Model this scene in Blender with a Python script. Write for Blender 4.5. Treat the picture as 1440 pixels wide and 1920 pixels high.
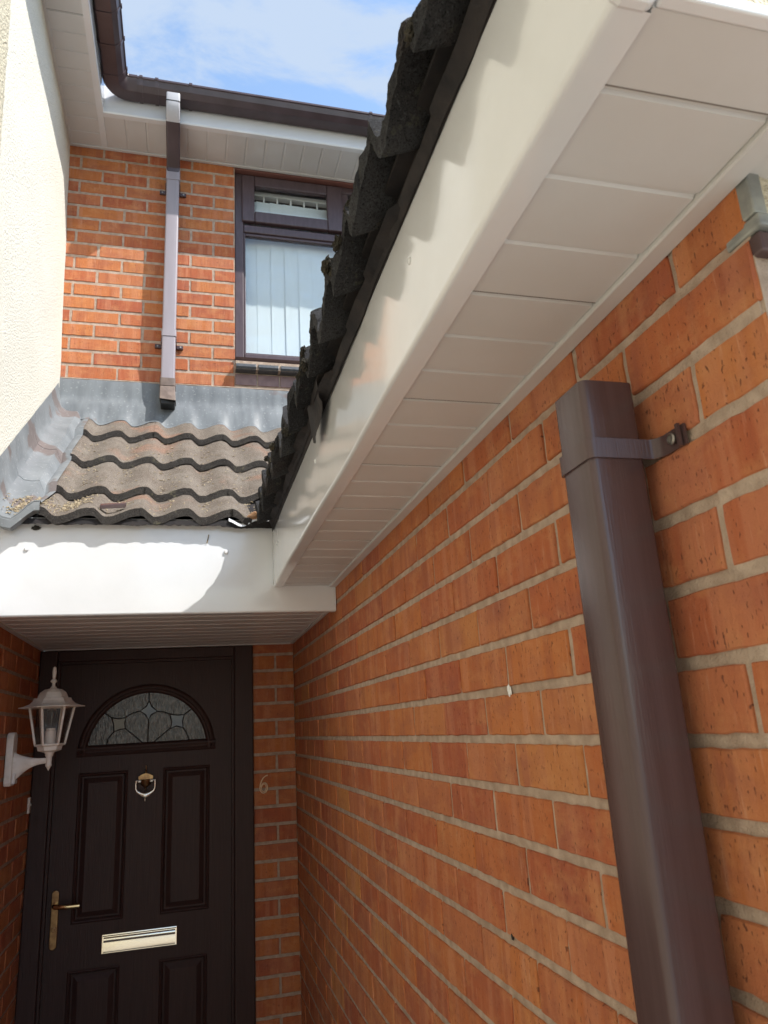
import bpy, bmesh, math, random
import numpy as np
from mathutils import Vector, Matrix, noise
R = math.radians
random.seed(7)
for o in list(bpy.data.objects): bpy.data.objects.remove(o)
S = bpy.context.scene
C = S.collection

# ---------------------------------------------------------------- camera (eye height 1.70 m: origin at the eye, ground at z=-1.70)
cam = bpy.data.cameras.new('camera'); co = bpy.data.objects.new('camera', cam); C.objects.link(co)
YAW, PIT, ROL, FPX = .26895, .28127, -.06002, 1381.4
cy, sy, cp, sp, cr, sr = math.cos(YAW), math.sin(YAW), math.cos(PIT), math.sin(PIT), math.cos(ROL), math.sin(ROL)
fw = Vector((sy*cp, cy*cp, sp)); rt = Vector((cy, -sy, 0)); up = rt.cross(fw)
r2 = cr*rt+sr*up; u2 = -sr*rt+cr*up
co.matrix_world = Matrix(((r2.x, u2.x, -fw.x, 0), (r2.y, u2.y, -fw.y, 0), (r2.z, u2.z, -fw.z, 0), (0, 0, 0, 1)))
cam.sensor_fit = 'VERTICAL'; cam.sensor_height = 36; cam.lens = FPX/1920*36
cam.clip_start = .02; cam.clip_end = 2000
cam.dof.use_dof = True; cam.dof.focus_distance = 1.9; cam.dof.aperture_fstop = 13
S.camera = co
S.render.resolution_x = 768; S.render.resolution_y = 1024

# ---------------------------------------------------------------- sky, sun, exposure
SUN = Vector((.671, -.521, 1.0)).normalized()
W = bpy.data.worlds.new('World'); S.world = W; W.use_nodes = True
nt = W.node_tree; nt.nodes.clear()
def N(t, ty, **k):
    n = t.nodes.new(ty)
    for a, b in k.items(): setattr(n, a, b)
    return n
wo = N(nt, 'ShaderNodeOutputWorld'); bg = N(nt, 'ShaderNodeBackground'); sk = N(nt, 'ShaderNodeTexSky')
sk.sky_type = 'NISHITA'; sk.sun_disc = False
sk.sun_elevation = math.asin(SUN.z); sk.sun_rotation = math.atan2(SUN.x, SUN.y)
sk.air_density = 1.0; sk.dust_density = .6; sk.ozone_density = 1.5
bg.inputs['Strength'].default_value = .15
tc = N(nt, 'ShaderNodeTexCoord'); sep = N(nt, 'ShaderNodeSeparateXYZ')
nt.links.new(tc.outputs['Generated'], sep.inputs[0])
mx = N(nt, 'ShaderNodeMath', operation='MAXIMUM'); nt.links.new(sep.outputs['Z'], mx.inputs[0]); mx.inputs[1].default_value = .12
dv = N(nt, 'ShaderNodeVectorMath', operation='DIVIDE'); cb = N(nt, 'ShaderNodeCombineXYZ')
for i in range(3): nt.links.new(mx.outputs[0], cb.inputs[i])
nt.links.new(tc.outputs['Generated'], dv.inputs[0]); nt.links.new(cb.outputs[0], dv.inputs[1])
mp = N(nt, 'ShaderNodeMapping'); mp.inputs['Location'].default_value = (3.4, 1.3, 0); mp.inputs['Scale'].default_value = (1.5, 2.6, 1); mp.inputs['Rotation'].default_value = (0, 0, .5)
nt.links.new(dv.outputs[0], mp.inputs[0])
cn = N(nt, 'ShaderNodeTexNoise'); cn.inputs['Scale'].default_value = 2.9; cn.inputs['Detail'].default_value = 8; cn.inputs['Roughness'].default_value = .60; cn.inputs['Distortion'].default_value = .25
nt.links.new(mp.outputs[0], cn.inputs['Vector'])
crp = N(nt, 'ShaderNodeValToRGB'); crp.color_ramp.elements[0].position = .40; crp.color_ramp.elements[1].position = .62
crp.color_ramp.interpolation = 'EASE'
nt.links.new(cn.outputs['Fac'], crp.inputs[0])
cm = N(nt, 'ShaderNodeMix', data_type='RGBA'); nt.links.new(crp.outputs[0], cm.inputs['Factor'])
sb = N(nt, 'ShaderNodeMix', data_type='RGBA', blend_type='MULTIPLY'); sb.inputs['Factor'].default_value = 1
nt.links.new(sk.outputs[0], sb.inputs['A']); sb.inputs['B'].default_value = (1.75, 1.72, 1.6, 1)
nt.links.new(sb.outputs['Result'], cm.inputs['A']); cm.inputs['B'].default_value = (2.45, 3.0, 3.85, 1)
nt.links.new(cm.outputs['Result'], bg.inputs[0]); nt.links.new(bg.outputs[0], wo.inputs[0])
sl = bpy.data.lights.new('sun', 'SUN'); so = bpy.data.objects.new('sun', sl); C.objects.link(so)
sl.energy = 4.0; sl.angle = R(.53); sl.color = (1, .965, .91)
so.rotation_euler = SUN.to_track_quat('Z', 'Y').to_euler(); so.location = (3, -3, 6)
S.view_settings.view_transform = 'Standard'; S.view_settings.look = 'None'; S.view_settings.exposure = .68; S.view_settings.gamma = 1
S.render.engine = 'CYCLES'
S.cycles.max_bounces = 10; S.cycles.diffuse_bounces = 6

# ---------------------------------------------------------------- mesh helpers
class MB:
    def __init__(s): s.v = []; s.f = []; s.m = []
    def add(s, vs, fs, mi=0):
        b = len(s.v); s.v += [tuple(v) for v in vs]
        s.f += [tuple(i+b for i in f) for f in fs]; s.m += [mi]*len(fs); return b
    def box(s, x0, x1, y0, y1, z0, z1, mi=0):
        s.add([(x0,y0,z0),(x1,y0,z0),(x1,y1,z0),(x0,y1,z0),(x0,y0,z1),(x1,y0,z1),(x1,y1,z1),(x0,y1,z1)],
              [(0,3,2,1),(4,5,6,7),(0,1,5,4),(1,2,6,5),(2,3,7,6),(3,0,4,7)], mi)
    def prism(s, prof, axis, a0, a1, mi=0, closed=True, caps=True):
        # prof: 2-D points in the two other axes (order x,y,z without axis)
        def P(p, a): return {0:(a,p[0],p[1]), 1:(p[0],a,p[1]), 2:(p[0],p[1],a)}[axis]
        n = len(prof); vs = [P(p,a0) for p in prof]+[P(p,a1) for p in prof]
        fs = [(i,(i+1)%n,n+(i+1)%n,n+i) for i in range(n if closed else n-1)]
        if caps and closed: fs += [tuple(range(n-1,-1,-1)), tuple(range(n,2*n))]
        s.add(vs, fs, mi)
    def lathe(s, prof, c, seg=24, ax=(0,0,1), mi=0, rot=0):
        ax = Vector(ax).normalized(); q = ax.to_track_quat('Z','Y'); vs = []
        for r, h in prof:
            for k in range(seg):
                a = 2*math.pi*k/seg+rot; vs.append(Vector(c)+q@Vector((r*math.cos(a), r*math.sin(a), h)))
        fs = []
        for i in range(len(prof)-1):
            for k in range(seg):
                k2 = (k+1)%seg; fs.append((i*seg+k, i*seg+k2, (i+1)*seg+k2, (i+1)*seg+k))
        fs += [tuple(range(seg-1,-1,-1)), tuple((len(prof)-1)*seg+k for k in range(seg))]
        s.add(vs, fs, mi)
    def tube(s, pts, rad, seg=8, mi=0, closed=False, flat=1.0, nrm=None):
        pts = [Vector(p) for p in pts]; n = len(pts); vs = []
        rr = rad if hasattr(rad,'__len__') else [rad]*n
        for i, p in enumerate(pts):
            a = pts[(i-1)%n] if (closed or i>0) else p; b = pts[(i+1)%n] if (closed or i<n-1) else p
            t = (b-a).normalized(); nv = Vector(nrm) if nrm else (Vector((0,0,1)) if abs(t.z)<.9 else Vector((0,1,0)))
            u = t.cross(nv).normalized(); w = u.cross(t).normalized()
            for k in range(seg):
                an = 2*math.pi*k/seg; vs.append(p+u*math.cos(an)*rr[i]+w*math.sin(an)*rr[i]*flat)
        fs = []
        for i in range(n if closed else n-1):
            j = (i+1)%n
            for k in range(seg): fs.append((i*seg+k, i*seg+(k+1)%seg, j*seg+(k+1)%seg, j*seg+k))
        if not closed: fs += [tuple(range(seg-1,-1,-1)), tuple((n-1)*seg+k for k in range(seg))]
        s.add(vs, fs, mi)
    def grid(s, P, mi=0, flip=False):
        h = len(P); w = len(P[0]); vs = [p for r_ in P for p in r_]; fs = []
        for i in range(h-1):
            for j in range(w-1):
                q = (i*w+j, i*w+j+1, (i+1)*w+j+1, (i+1)*w+j); fs.append(q[::-1] if flip else q)
        s.add(vs, fs, mi)
    def build(s, name, mats, parent=None, smooth=False, bevel=0, seg=2, fixn=True, ang=35):
        me = bpy.data.meshes.new(name); me.from_pydata(s.v, [], s.f)
        mats = mats if isinstance(mats, (list,tuple)) else [mats]
        for m in mats: me.materials.append(m)
        if len(mats) > 1: me.polygons.foreach_set('material_index', s.m)
        if fixn:
            b = bmesh.new(); b.from_mesh(me); bmesh.ops.recalc_face_normals(b, faces=b.faces); b.to_mesh(me); b.free()
        if smooth:
            me.shade_smooth() if hasattr(me,'shade_smooth') else None
            me.polygons.foreach_set('use_smooth', [True]*len(me.polygons))
            try: me.set_sharp_from_angle(angle=R(ang))
            except Exception: pass
        o = bpy.data.objects.new(name, me); C.objects.link(o)
        if parent:
            o.parent = parent; o.matrix_parent_inverse = Matrix.Translation(parent.location).inverted()
        if bevel:
            bv = o.modifiers.new('bevel','BEVEL'); bv.width = bevel; bv.segments = seg; bv.limit_method = 'ANGLE'; bv.angle_limit = R(40)
        return o
def tag(o, label=None, cat=None, group=None, kind=None):
    if label: o['label'] = label
    if cat: o['category'] = cat
    if group: o['group'] = group
    if kind: o['kind'] = kind
    return o
def thing(name, loc, label, cat, group=None):
    o = bpy.data.objects.new(name, None); C.objects.link(o); o.location = loc; o.empty_display_size = .05
    return tag(o, label, cat, group)

# ---------------------------------------------------------------- material helpers
def mat(name, col, rough=.5, metal=0, spec=.5, coat=0, noise_c=None, nscale=20, namt=.3, bump=None, bscale=200, bamt=.2, stretch=None, bdist=.002):
    """Principled with an optional noise mixed to a second colour and an optional bump."""
    m = bpy.data.materials.new(name); m.use_nodes = True; t = m.node_tree; b = t.nodes['Principled BSDF']
    b.inputs['Base Color'].default_value = (*col, 1); b.inputs['Roughness'].default_value = rough; b.inputs['Metallic'].default_value = metal
    b.inputs['Specular IOR Level'].default_value = spec; b.inputs['Coat Weight'].default_value = coat; b.inputs['Coat Roughness'].default_value = .08
    c = N(t,'ShaderNodeTexCoord'); mpn = N(t,'ShaderNodeMapping'); t.links.new(c.outputs['Object'], mpn.inputs[0])
    if stretch: mpn.inputs['Scale'].default_value = stretch
    if noise_c:
        n = N(t,'ShaderNodeTexNoise'); n.inputs['Scale'].default_value = nscale; n.inputs['Detail'].default_value = 6; t.links.new(mpn.outputs[0], n.inputs['Vector'])
        r_ = N(t,'ShaderNodeValToRGB'); r_.color_ramp.elements[0].position = .5-namt/2; r_.color_ramp.elements[1].position = .5+namt/2
        t.links.new(n.outputs['Fac'], r_.inputs[0])
        x = N(t,'ShaderNodeMix', data_type='RGBA'); x.inputs['A'].default_value = (*col,1); x.inputs['B'].default_value = (*noise_c,1)
        t.links.new(r_.outputs[0], x.inputs['Factor']); t.links.new(x.outputs['Result'], b.inputs['Base Color'])
    if bump:
        n = N(t,'ShaderNodeTexNoise'); n.inputs['Scale'].default_value = bscale; n.inputs['Detail'].default_value = 5; t.links.new(mpn.outputs[0], n.inputs['Vector'])
        bn = N(t,'ShaderNodeBump'); bn.inputs['Strength'].default_value = bamt; bn.inputs['Distance'].default_value = bdist
        t.links.new(n.outputs['Fac'], bn.inputs['Height']); t.links.new(bn.outputs[0], b.inputs['Normal'])
    return m

def brick_mat(name):
    m = bpy.data.materials.new(name); m.use_nodes = True; t = m.node_tree; L = t.links; b = t.nodes['Principled BSDF']
    at = N(t,'ShaderNodeAttribute', attribute_name='bc'); se = N(t,'ShaderNodeSeparateColor'); L.new(at.outputs['Color'], se.inputs[0])
    uv = N(t,'ShaderNodeUVMap', uv_map='uv')
    off = N(t,'ShaderNodeCombineXYZ'); 
    for i, o_ in enumerate(('Red','Green','Blue')):
        q = N(t,'ShaderNodeMath', operation='MULTIPLY'); L.new(se.outputs[o_], q.inputs[0]); q.inputs[1].default_value = 37.0; L.new(q.outputs[0], off.inputs[i])
    add = N(t,'ShaderNodeVectorMath', operation='ADD'); L.new(uv.outputs[0], add.inputs[0]); L.new(off.outputs[0], add.inputs[1])
    base = N(t,'ShaderNodeValToRGB'); cr_ = base.color_ramp
    cols = [(0,(.37,.095,.045)),(.2,(.42,.118,.048)),(.45,(.46,.145,.050)),(.7,(.49,.168,.054)),(.86,(.45,.150,.068)),(.95,(.44,.150,.062)),(1,(.54,.235,.066))]
    while len(cr_.elements) < len(cols): cr_.elements.new(.5)
    for e, (p, c) in zip(cr_.elements, cols): e.position = p; e.color = (*c,1)
    L.new(se.outputs['Red'], base.inputs[0])
    def nz(sc, detail=4, rough=.5, vec=add):
        mm = N(t,'ShaderNodeMapping'); mm.inputs['Scale'].default_value = sc; L.new(vec.outputs[0], mm.inputs[0])
        n = N(t,'ShaderNodeTexNoise'); n.inputs['Scale'].default_value = 1; n.inputs['Detail'].default_value = detail; n.inputs['Roughness'].default_value = rough
        L.new(mm.outputs[0], n.inputs['Vector']); return n
    def ramp(n, a, c):
        r_ = N(t,'ShaderNodeMapRange'); r_.inputs['From Min'].default_value = a; r_.inputs['From Max'].default_value = c; L.new(n.outputs['Fac'], r_.inputs['Value']); return r_
    def mix(fac, A, Bc, k=1, blend='MIX'):
        x = N(t,'ShaderNodeMix', data_type='RGBA', blend_type=blend)
        kk = N(t,'ShaderNodeMath', operation='MULTIPLY'); L.new(fac.outputs[0], kk.inputs[0]); kk.inputs[1].default_value = k
        L.new(kk.outputs[0], x.inputs['Factor']); L.new(A, x.inputs['A']); x.inputs['B'].default_value = (*Bc,1); return x.outputs['Result']
    c = base.outputs[0]
    c = mix(ramp(nz((21,.7,1),3),.52,.60), c, (.56,.24,.13), .42)        # pale kiss marks, upright bands
    c = mix(ramp(nz((26,.8,3),2),.56,.64), c, (.32,.090,.045), .45)       # dark red bands
    c = mix(ramp(nz((60,6,2),5),.45,.75), c, (.52,.21,.09), .4)
    c = mix(ramp(nz((7,13,5),6,.65),.46,.70), c, (.29,.095,.065), .55)
    c = mix(ramp(nz((13,20,8),6,.7),.50,.68), c, (.58,.27,.11), .45)       # purple-grey burns
    c = mix(ramp(nz((150,14,1),4,.65),.60,.70), c, (.62,.34,.22), .35)     # scratches with mortar dust
    pit = ramp(nz((330,110,1),2,.5),.66,.70)
    c = mix(pit, c, (.13,.045,.03), .75)
    L.new(c, b.inputs['Base Color']); b.inputs['Roughness'].default_value = .82; b.inputs['Specular IOR Level'].default_value = .3
    bn = N(t,'ShaderNodeBump'); bn.inputs['Strength'].default_value = .85; bn.inputs['Distance'].default_value = .003
    hs = N(t,'ShaderNodeMath', operation='ADD'); h1 = nz((70,12,1),5,.6); h2 = nz((420,260,1),4,.7)
    L.new(h1.outputs['Fac'], hs.inputs[0]); 
    hm = N(t,'ShaderNodeMath', operation='MULTIPLY'); L.new(h2.outputs['Fac'], hm.inputs[0]); hm.inputs[1].default_value = .6; L.new(hm.outputs[0], hs.inputs[1])
    hp = N(t,'ShaderNodeMath', operation='SUBTRACT'); L.new(hs.outputs[0], hp.inputs[0]); L.new(pit.outputs[0], hp.inputs[1])
    L.new(hp.outputs[0], bn.inputs['Height']); L.new(bn.outputs[0], b.inputs['Normal'])
    return m
BRICK = brick_mat('brick_orange')
MORTAR = mat('mortar', (.50,.395,.315), .95, spec=.2, noise_c=(.35,.265,.205), nscale=45, namt=.35, bump=1, bscale=330, bamt=.8, bdist=.003)
BROWNBRICK = mat('brown_glazed_brick', (.19,.115,.11), .55, noise_c=(.25,.16,.15), nscale=30, bump=1, bscale=300, bamt=.2)
BLACKTILE = mat('black_sill_tile', (.055,.06,.068), .35, noise_c=(.09,.095,.10), nscale=60, bump=1, bscale=400, bamt=.15)

def render_mat(name, c1, c2, pits, scale, bamt, bd):
    m = bpy.data.materials.new(name); m.use_nodes = True; t = m.node_tree; L = t.links; b = t.nodes['Principled BSDF']
    tcn = N(t,'ShaderNodeTexCoord')
    n1 = N(t,'ShaderNodeTexNoise'); n1.inputs['Scale'].default_value = 3; n1.inputs['Detail'].default_value = 6; L.new(tcn.outputs['Object'], n1.inputs['Vector'])
    x = N(t,'ShaderNodeMix', data_type='RGBA'); L.new(n1.outputs['Fac'], x.inputs['Factor']); x.inputs['A'].default_value = (*c1,1); x.inputs['B'].default_value = (*c2,1)
    n2 = N(t,'ShaderNodeTexNoise'); n2.inputs['Scale'].default_value = scale; n2.inputs['Detail'].default_value = 3; n2.inputs['Roughness'].default_value = .6; L.new(tcn.outputs['Object'], n2.inputs['Vector'])
    r_ = N(t,'ShaderNodeMapRange'); r_.inputs['From Min'].default_value = pits; r_.inputs['From Max'].default_value = pits+.06; L.new(n2.outputs['Fac'], r_.inputs['Value'])
    k = N(t,'ShaderNodeMath', operation='MULTIPLY'); L.new(r_.outputs[0], k.inputs[0]); k.inputs[1].default_value = .4
    y = N(t,'ShaderNodeMix', data_type='RGBA'); L.new(k.outputs[0], y.inputs['Factor']); L.new(x.outputs['Result'], y.inputs['A']); y.inputs['B'].default_value = (.30,.26,.19,1)
    L.new(y.outputs['Result'], b.inputs['Base Color']); b.inputs['Roughness'].default_value = .93; b.inputs['Specular IOR Level'].default_value = .2
    bn = N(t,'ShaderNodeBump'); bn.inputs['Strength'].default_value = bamt; bn.inputs['Distance'].default_value = bd; bn.invert = True
    L.new(n2.outputs['Fac'], bn.inputs['Height']); L.new(bn.outputs[0], b.inputs['Normal'])
    return m
RENDER = render_mat('cream_render', (.75,.725,.64), (.70,.67,.58), .61, 120, .9, .006)
PEBBLE = render_mat('pebbledash', (.70,.64,.50), (.62,.56,.42), .56, 95, 1.0, .014)

PVC = mat('white_pvc', (.74,.75,.775), .18, spec=.5, coat=.7, noise_c=(.675,.685,.70), nscale=6, namt=.5, bump=1, bscale=9, bamt=.25, bdist=.004)
PVCS = mat('soffit_pvc', (.63,.625,.625), .36, spec=.45, noise_c=(.565,.55,.535), nscale=6, namt=.6, bump=1, bscale=14, bamt=.12, bdist=.003)
CRACK = mat('joint_shadow_gap', (.20,.175,.155), .8)

def pipe_mat(name, c, c2, rough, w=.5, scale=(18,18,2.2)):
    m = mat(name, c, rough, spec=.5, noise_c=c2, nscale=1, namt=w, stretch=scale, bump=1, bscale=9, bamt=.2, bdist=.001)
    return m
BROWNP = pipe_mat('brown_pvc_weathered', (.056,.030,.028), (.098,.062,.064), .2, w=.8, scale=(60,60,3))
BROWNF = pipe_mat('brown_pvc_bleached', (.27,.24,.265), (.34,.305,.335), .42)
BROWNL = pipe_mat('brown_pvc_painted_glint', (.55,.54,.56), (.45,.44,.46), .35)  # bright specular glint on the outlet bend, painted as pale base colour
BROWNN = pipe_mat('brown_pvc_gutter', (.050,.032,.034), (.085,.06,.068), .30, scale=(8,8,8))
BROWNM = mat('brown_shoe_pvc', (.20,.15,.125), .6, noise_c=(.13,.095,.08), nscale=30)
FRAME = mat('brown_window_pvc', (.062,.038,.042), .35, spec=.5, noise_c=(.09,.06,.067), nscale=1, namt=.5, stretch=(60,60,14), bump=1, bscale=2, bamt=.08)
def tile_mat(name, c1, c2, c3, moss):
    m = bpy.data.materials.new(name); m.use_nodes = True; t = m.node_tree; L = t.links; b = t.nodes['Principled BSDF']
    tcn = N(t,'ShaderNodeTexCoord')
    def nz(s, d=5, r_=.6):
        n = N(t,'ShaderNodeTexNoise'); n.inputs['Scale'].default_value = s; n.inputs['Detail'].default_value = d; n.inputs['Roughness'].default_value = r_; L.new(tcn.outputs['Object'], n.inputs['Vector']); return n
    def mix(n, a, e, A, Bc):
        r_ = N(t,'ShaderNodeMapRange'); r_.inputs['From Min'].default_value = a; r_.inputs['From Max'].default_value = e; L.new(n.outputs['Fac'], r_.inputs['Value'])
        x = N(t,'ShaderNodeMix', data_type='RGBA'); L.new(r_.outputs[0], x.inputs['Factor'])
        if isinstance(A, tuple): x.inputs['A'].default_value = (*A,1)
        else: L.new(A, x.inputs['A'])
        x.inputs['B'].default_value = (*Bc,1); return x.outputs['Result']
    c = mix(nz(7), .40, .60, c1, c2)
    c = mix(nz(4.1,4), .56, .66, c, c3)
    c = mix(nz(380,3,.7), .50, .66, c, tuple(v*.30 for v in c1))
    c = mix(nz(210,3,.7), .56, .68, c, tuple(min(1,v*2.1) for v in c1))
    c = mix(nz(60,5,.7), .58, .70, c, tuple(v*.5 for v in c1))
    c = mix(nz(33,5,.7), .60, .68, c, moss)
    L.new(c, b.inputs['Base Color']); b.inputs['Roughness'].default_value = .95; b.inputs['Specular IOR Level'].default_value = .15
    bn = N(t,'ShaderNodeBump'); bn.inputs['Strength'].default_value = .9; bn.inputs['Distance'].default_value = .004
    L.new(nz(300,5,.75).outputs['Fac'], bn.inputs['Height']); L.new(bn.outputs[0], b.inputs['Normal'])
    return m
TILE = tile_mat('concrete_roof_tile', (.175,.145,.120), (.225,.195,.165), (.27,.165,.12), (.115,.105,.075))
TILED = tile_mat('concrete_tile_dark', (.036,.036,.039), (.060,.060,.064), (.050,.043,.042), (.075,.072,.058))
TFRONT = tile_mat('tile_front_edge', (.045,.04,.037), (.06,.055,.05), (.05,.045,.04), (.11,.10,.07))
def lead_mat(name, c1, c2, stain, stretch, bs, ba, st):
    m = mat(name, c1, .5, noise_c=c2, nscale=1, namt=.5, stretch=stretch, bump=1, bscale=bs, bamt=ba, bdist=.006)
    t = m.node_tree; b = t.nodes['Principled BSDF']; src = b.inputs['Base Color'].links[0].from_socket
    c_ = N(t,'ShaderNodeTexCoord'); n = N(t,'ShaderNodeTexNoise'); n.inputs['Scale'].default_value = 6.5; n.inputs['Detail'].default_value = 3; n.inputs['Roughness'].default_value = .4; t.links.new(c_.outputs['Object'], n.inputs['Vector'])
    r_ = N(t,'ShaderNodeMapRange'); r_.inputs['From Min'].default_value = st; r_.inputs['From Max'].default_value = st+.03; r_.inputs['To Max'].default_value = .8; t.links.new(n.outputs['Fac'], r_.inputs['Value'])
    x = N(t,'ShaderNodeMix', data_type='RGBA'); t.links.new(r_.outputs[0], x.inputs['Factor']); t.links.new(src, x.inputs['A']); x.inputs['B'].default_value = (*stain,1)
    n2 = N(t,'ShaderNodeTexNoise'); n2.inputs['Scale'].default_value = 90; n2.inputs['Detail'].default_value = 4; t.links.new(c_.outputs['Object'], n2.inputs['Vector'])
    r2_ = N(t,'ShaderNodeMapRange'); r2_.inputs['From Min'].default_value = .62; r2_.inputs['From Max'].default_value = .68; r2_.inputs['To Max'].default_value = .3; t.links.new(n2.outputs['Fac'], r2_.inputs['Value'])
    y = N(t,'ShaderNodeMix', data_type='RGBA'); t.links.new(r2_.outputs[0], y.inputs['Factor']); t.links.new(x.outputs['Result'], y.inputs['A']); y.inputs['B'].default_value = (.42,.43,.42,1)
    t.links.new(y.outputs['Result'], b.inputs['Base Color']); return m
LEAD = lead_mat('lead', (.105,.118,.130), (.195,.215,.23), (.13,.10,.095), (26,20,4), 1.2, .15, .66)
LEADV = lead_mat('lead_valley', (.13,.142,.152), (.225,.24,.25), (.14,.105,.095), (8,8,8), 3, .4, .58)
STAIN = mat('rusty_dirt_film', (.20,.155,.14), .9, noise_c=(.27,.22,.20), nscale=60, bump=1, bscale=200, bamt=.4)
FELT = mat('black_felt', (.018,.017,.019), .75, spec=.25, noise_c=(.034,.029,.029), nscale=25, bump=1, bscale=120, bamt=.6)
DOORM = mat('door_woodgrain', (.037,.0185,.0165), .45, spec=.28, noise_c=(.052,.027,.024), nscale=1, namt=.5, stretch=(160,160,6), bump=1, bscale=2.2, bamt=.6, bdist=.0018)
CAME = mat('lead_came', (.03,.027,.028), .45, metal=.4)
BRASS = mat('brass', (.78,.62,.36), .16, metal=1, noise_c=(.60,.47,.27), nscale=30, bump=1, bscale=40, bamt=.05)
BRASSD = mat('brass_dull', (.42,.27,.13), .35, metal=1, noise_c=(.25,.15,.08), nscale=60)
CHROME = mat('worn_plated_metal', (.80,.76,.70), .25, metal=.85)
LAMPW = mat('lantern_cream_enamel', (.80,.77,.72), .5, spec=.4, noise_c=(.66,.61,.55), nscale=35, namt=.35, bump=1, bscale=300, bamt=.2)
BULB = mat('bulb_white', (.70,.68,.66), .35)
BLACK = mat('black_plastic', (.012,.012,.012), .5)
METAL = mat('grey_metal_bead', (.22,.23,.225), .5, metal=.3, noise_c=(.36,.37,.34), nscale=40, namt=.3)
SCREW = mat('screw_metal', (.3,.28,.26), .35, metal=.9)
BLIND = mat('blind_fabric', (.76,.80,.82), .8, spec=.2, bump=1, bscale=300, bamt=.1)
WHITEF = mat('white_inner_frame', (.8,.8,.8), .5)
ROOMM = mat('room_wall', (.12,.12,.12), .9)
CONC = mat('concrete_paving', (.40,.375,.335), .9, noise_c=(.33,.305,.27), nscale=7, bump=1, bscale=90, bamt=.3)
GROUNDM = mat('gravelly_ground', (.30,.28,.24), .95, noise_c=(.22,.21,.17), nscale=2, bump=1, bscale=30, bamt=.5)
SANDM = mat('orange_mortar', (.45,.27,.15), .95, noise_c=(.32,.18,.10), nscale=120, bump=1, bscale=300, bamt=.8)
DEBRIS = mat('dry_leaf_litter', (.34,.27,.16), .95, noise_c=(.12,.09,.06), nscale=160)
STRAW = mat('dry_seed_husks', (.36,.29,.19), .9)
def glass_mat(name, tint=(.97,.99,.99), ior=1.5):
    m = bpy.data.materials.new(name); m.use_nodes = True; t = m.node_tree; t.nodes.clear()
    o = N(t,'ShaderNodeOutputMaterial'); mi = N(t,'ShaderNodeMixShader'); tr = N(t,'ShaderNodeBsdfTransparent'); gl = N(t,'ShaderNodeBsdfGlossy'); lw = N(t,'ShaderNodeLayerWeight'); lw.inputs[0].default_value = .5
    tr.inputs[0].default_value = (*tint,1); gl.inputs['Roughness'].default_value = .01
    pw = N(t,'ShaderNodeMath', operation='POWER'); t.links.new(lw.outputs['Facing'], pw.inputs[0]); pw.inputs[1].default_value = 3.2
    ml = N(t,'ShaderNodeMath', operation='MULTIPLY_ADD'); t.links.new(pw.outputs[0], ml.inputs[0]); ml.inputs[1].default_value = .75; ml.inputs[2].default_value = .05 if ior > 1.4 else .02
    t.links.new(ml.outputs[0], mi.inputs[0]); t.links.new(tr.outputs[0], mi.inputs[1]); t.links.new(gl.outputs[0], mi.inputs[2]); t.links.new(mi.outputs[0], o.inputs[0])
    return m
PANE = glass_mat('window_glass')
HEADT = mat('reddish_head_trim', (.20,.085,.07), .6)
LGLASS = glass_mat('lantern_glass', (.93,.90,.87), 1.35)
def textured_glass():
    m = bpy.data.materials.new('obscure_glass'); m.use_nodes = True; t = m.node_tree; L = t.links; b = t.nodes['Principled BSDF']
    b.inputs['Base Color'].default_value = (.085,.085,.088,1); b.inputs['Roughness'].default_value = .16; b.inputs['Specular IOR Level'].default_value = .5
    tcn = N(t,'ShaderNodeTexCoord'); mpn = N(t,'ShaderNodeMapping'); mpn.inputs['Scale'].default_value = (150,150,55); L.new(tcn.outputs['Object'], mpn.inputs[0])
    n = N(t,'ShaderNodeTexNoise'); n.inputs['Scale'].default_value = 1; n.inputs['Detail'].default_value = 3; L.new(mpn.outputs[0], n.inputs['Vector'])
    r_ = N(t,'ShaderNodeValToRGB'); r_.color_ramp.elements[0].position = .42; r_.color_ramp.elements[0].color = (.034,.031,.032,1); r_.color_ramp.elements[1].position = .66; r_.color_ramp.elements[1].color = (.17,.16,.155,1)
    L.new(n.outputs['Fac'], r_.inputs[0]); L.new(r_.outputs[0], b.inputs['Base Color'])
    bn = N(t,'ShaderNodeBump'); bn.inputs['Strength'].default_value = .6; bn.inputs['Distance'].default_value = .003; L.new(n.outputs['Fac'], bn.inputs['Height']); L.new(bn.outputs[0], b.inputs['Normal'])
    return m
OBSC = textured_glass()
BEVG = mat('bevelled_clear_glass', (.07,.07,.072), .06, spec=.6, coat=0)

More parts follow.
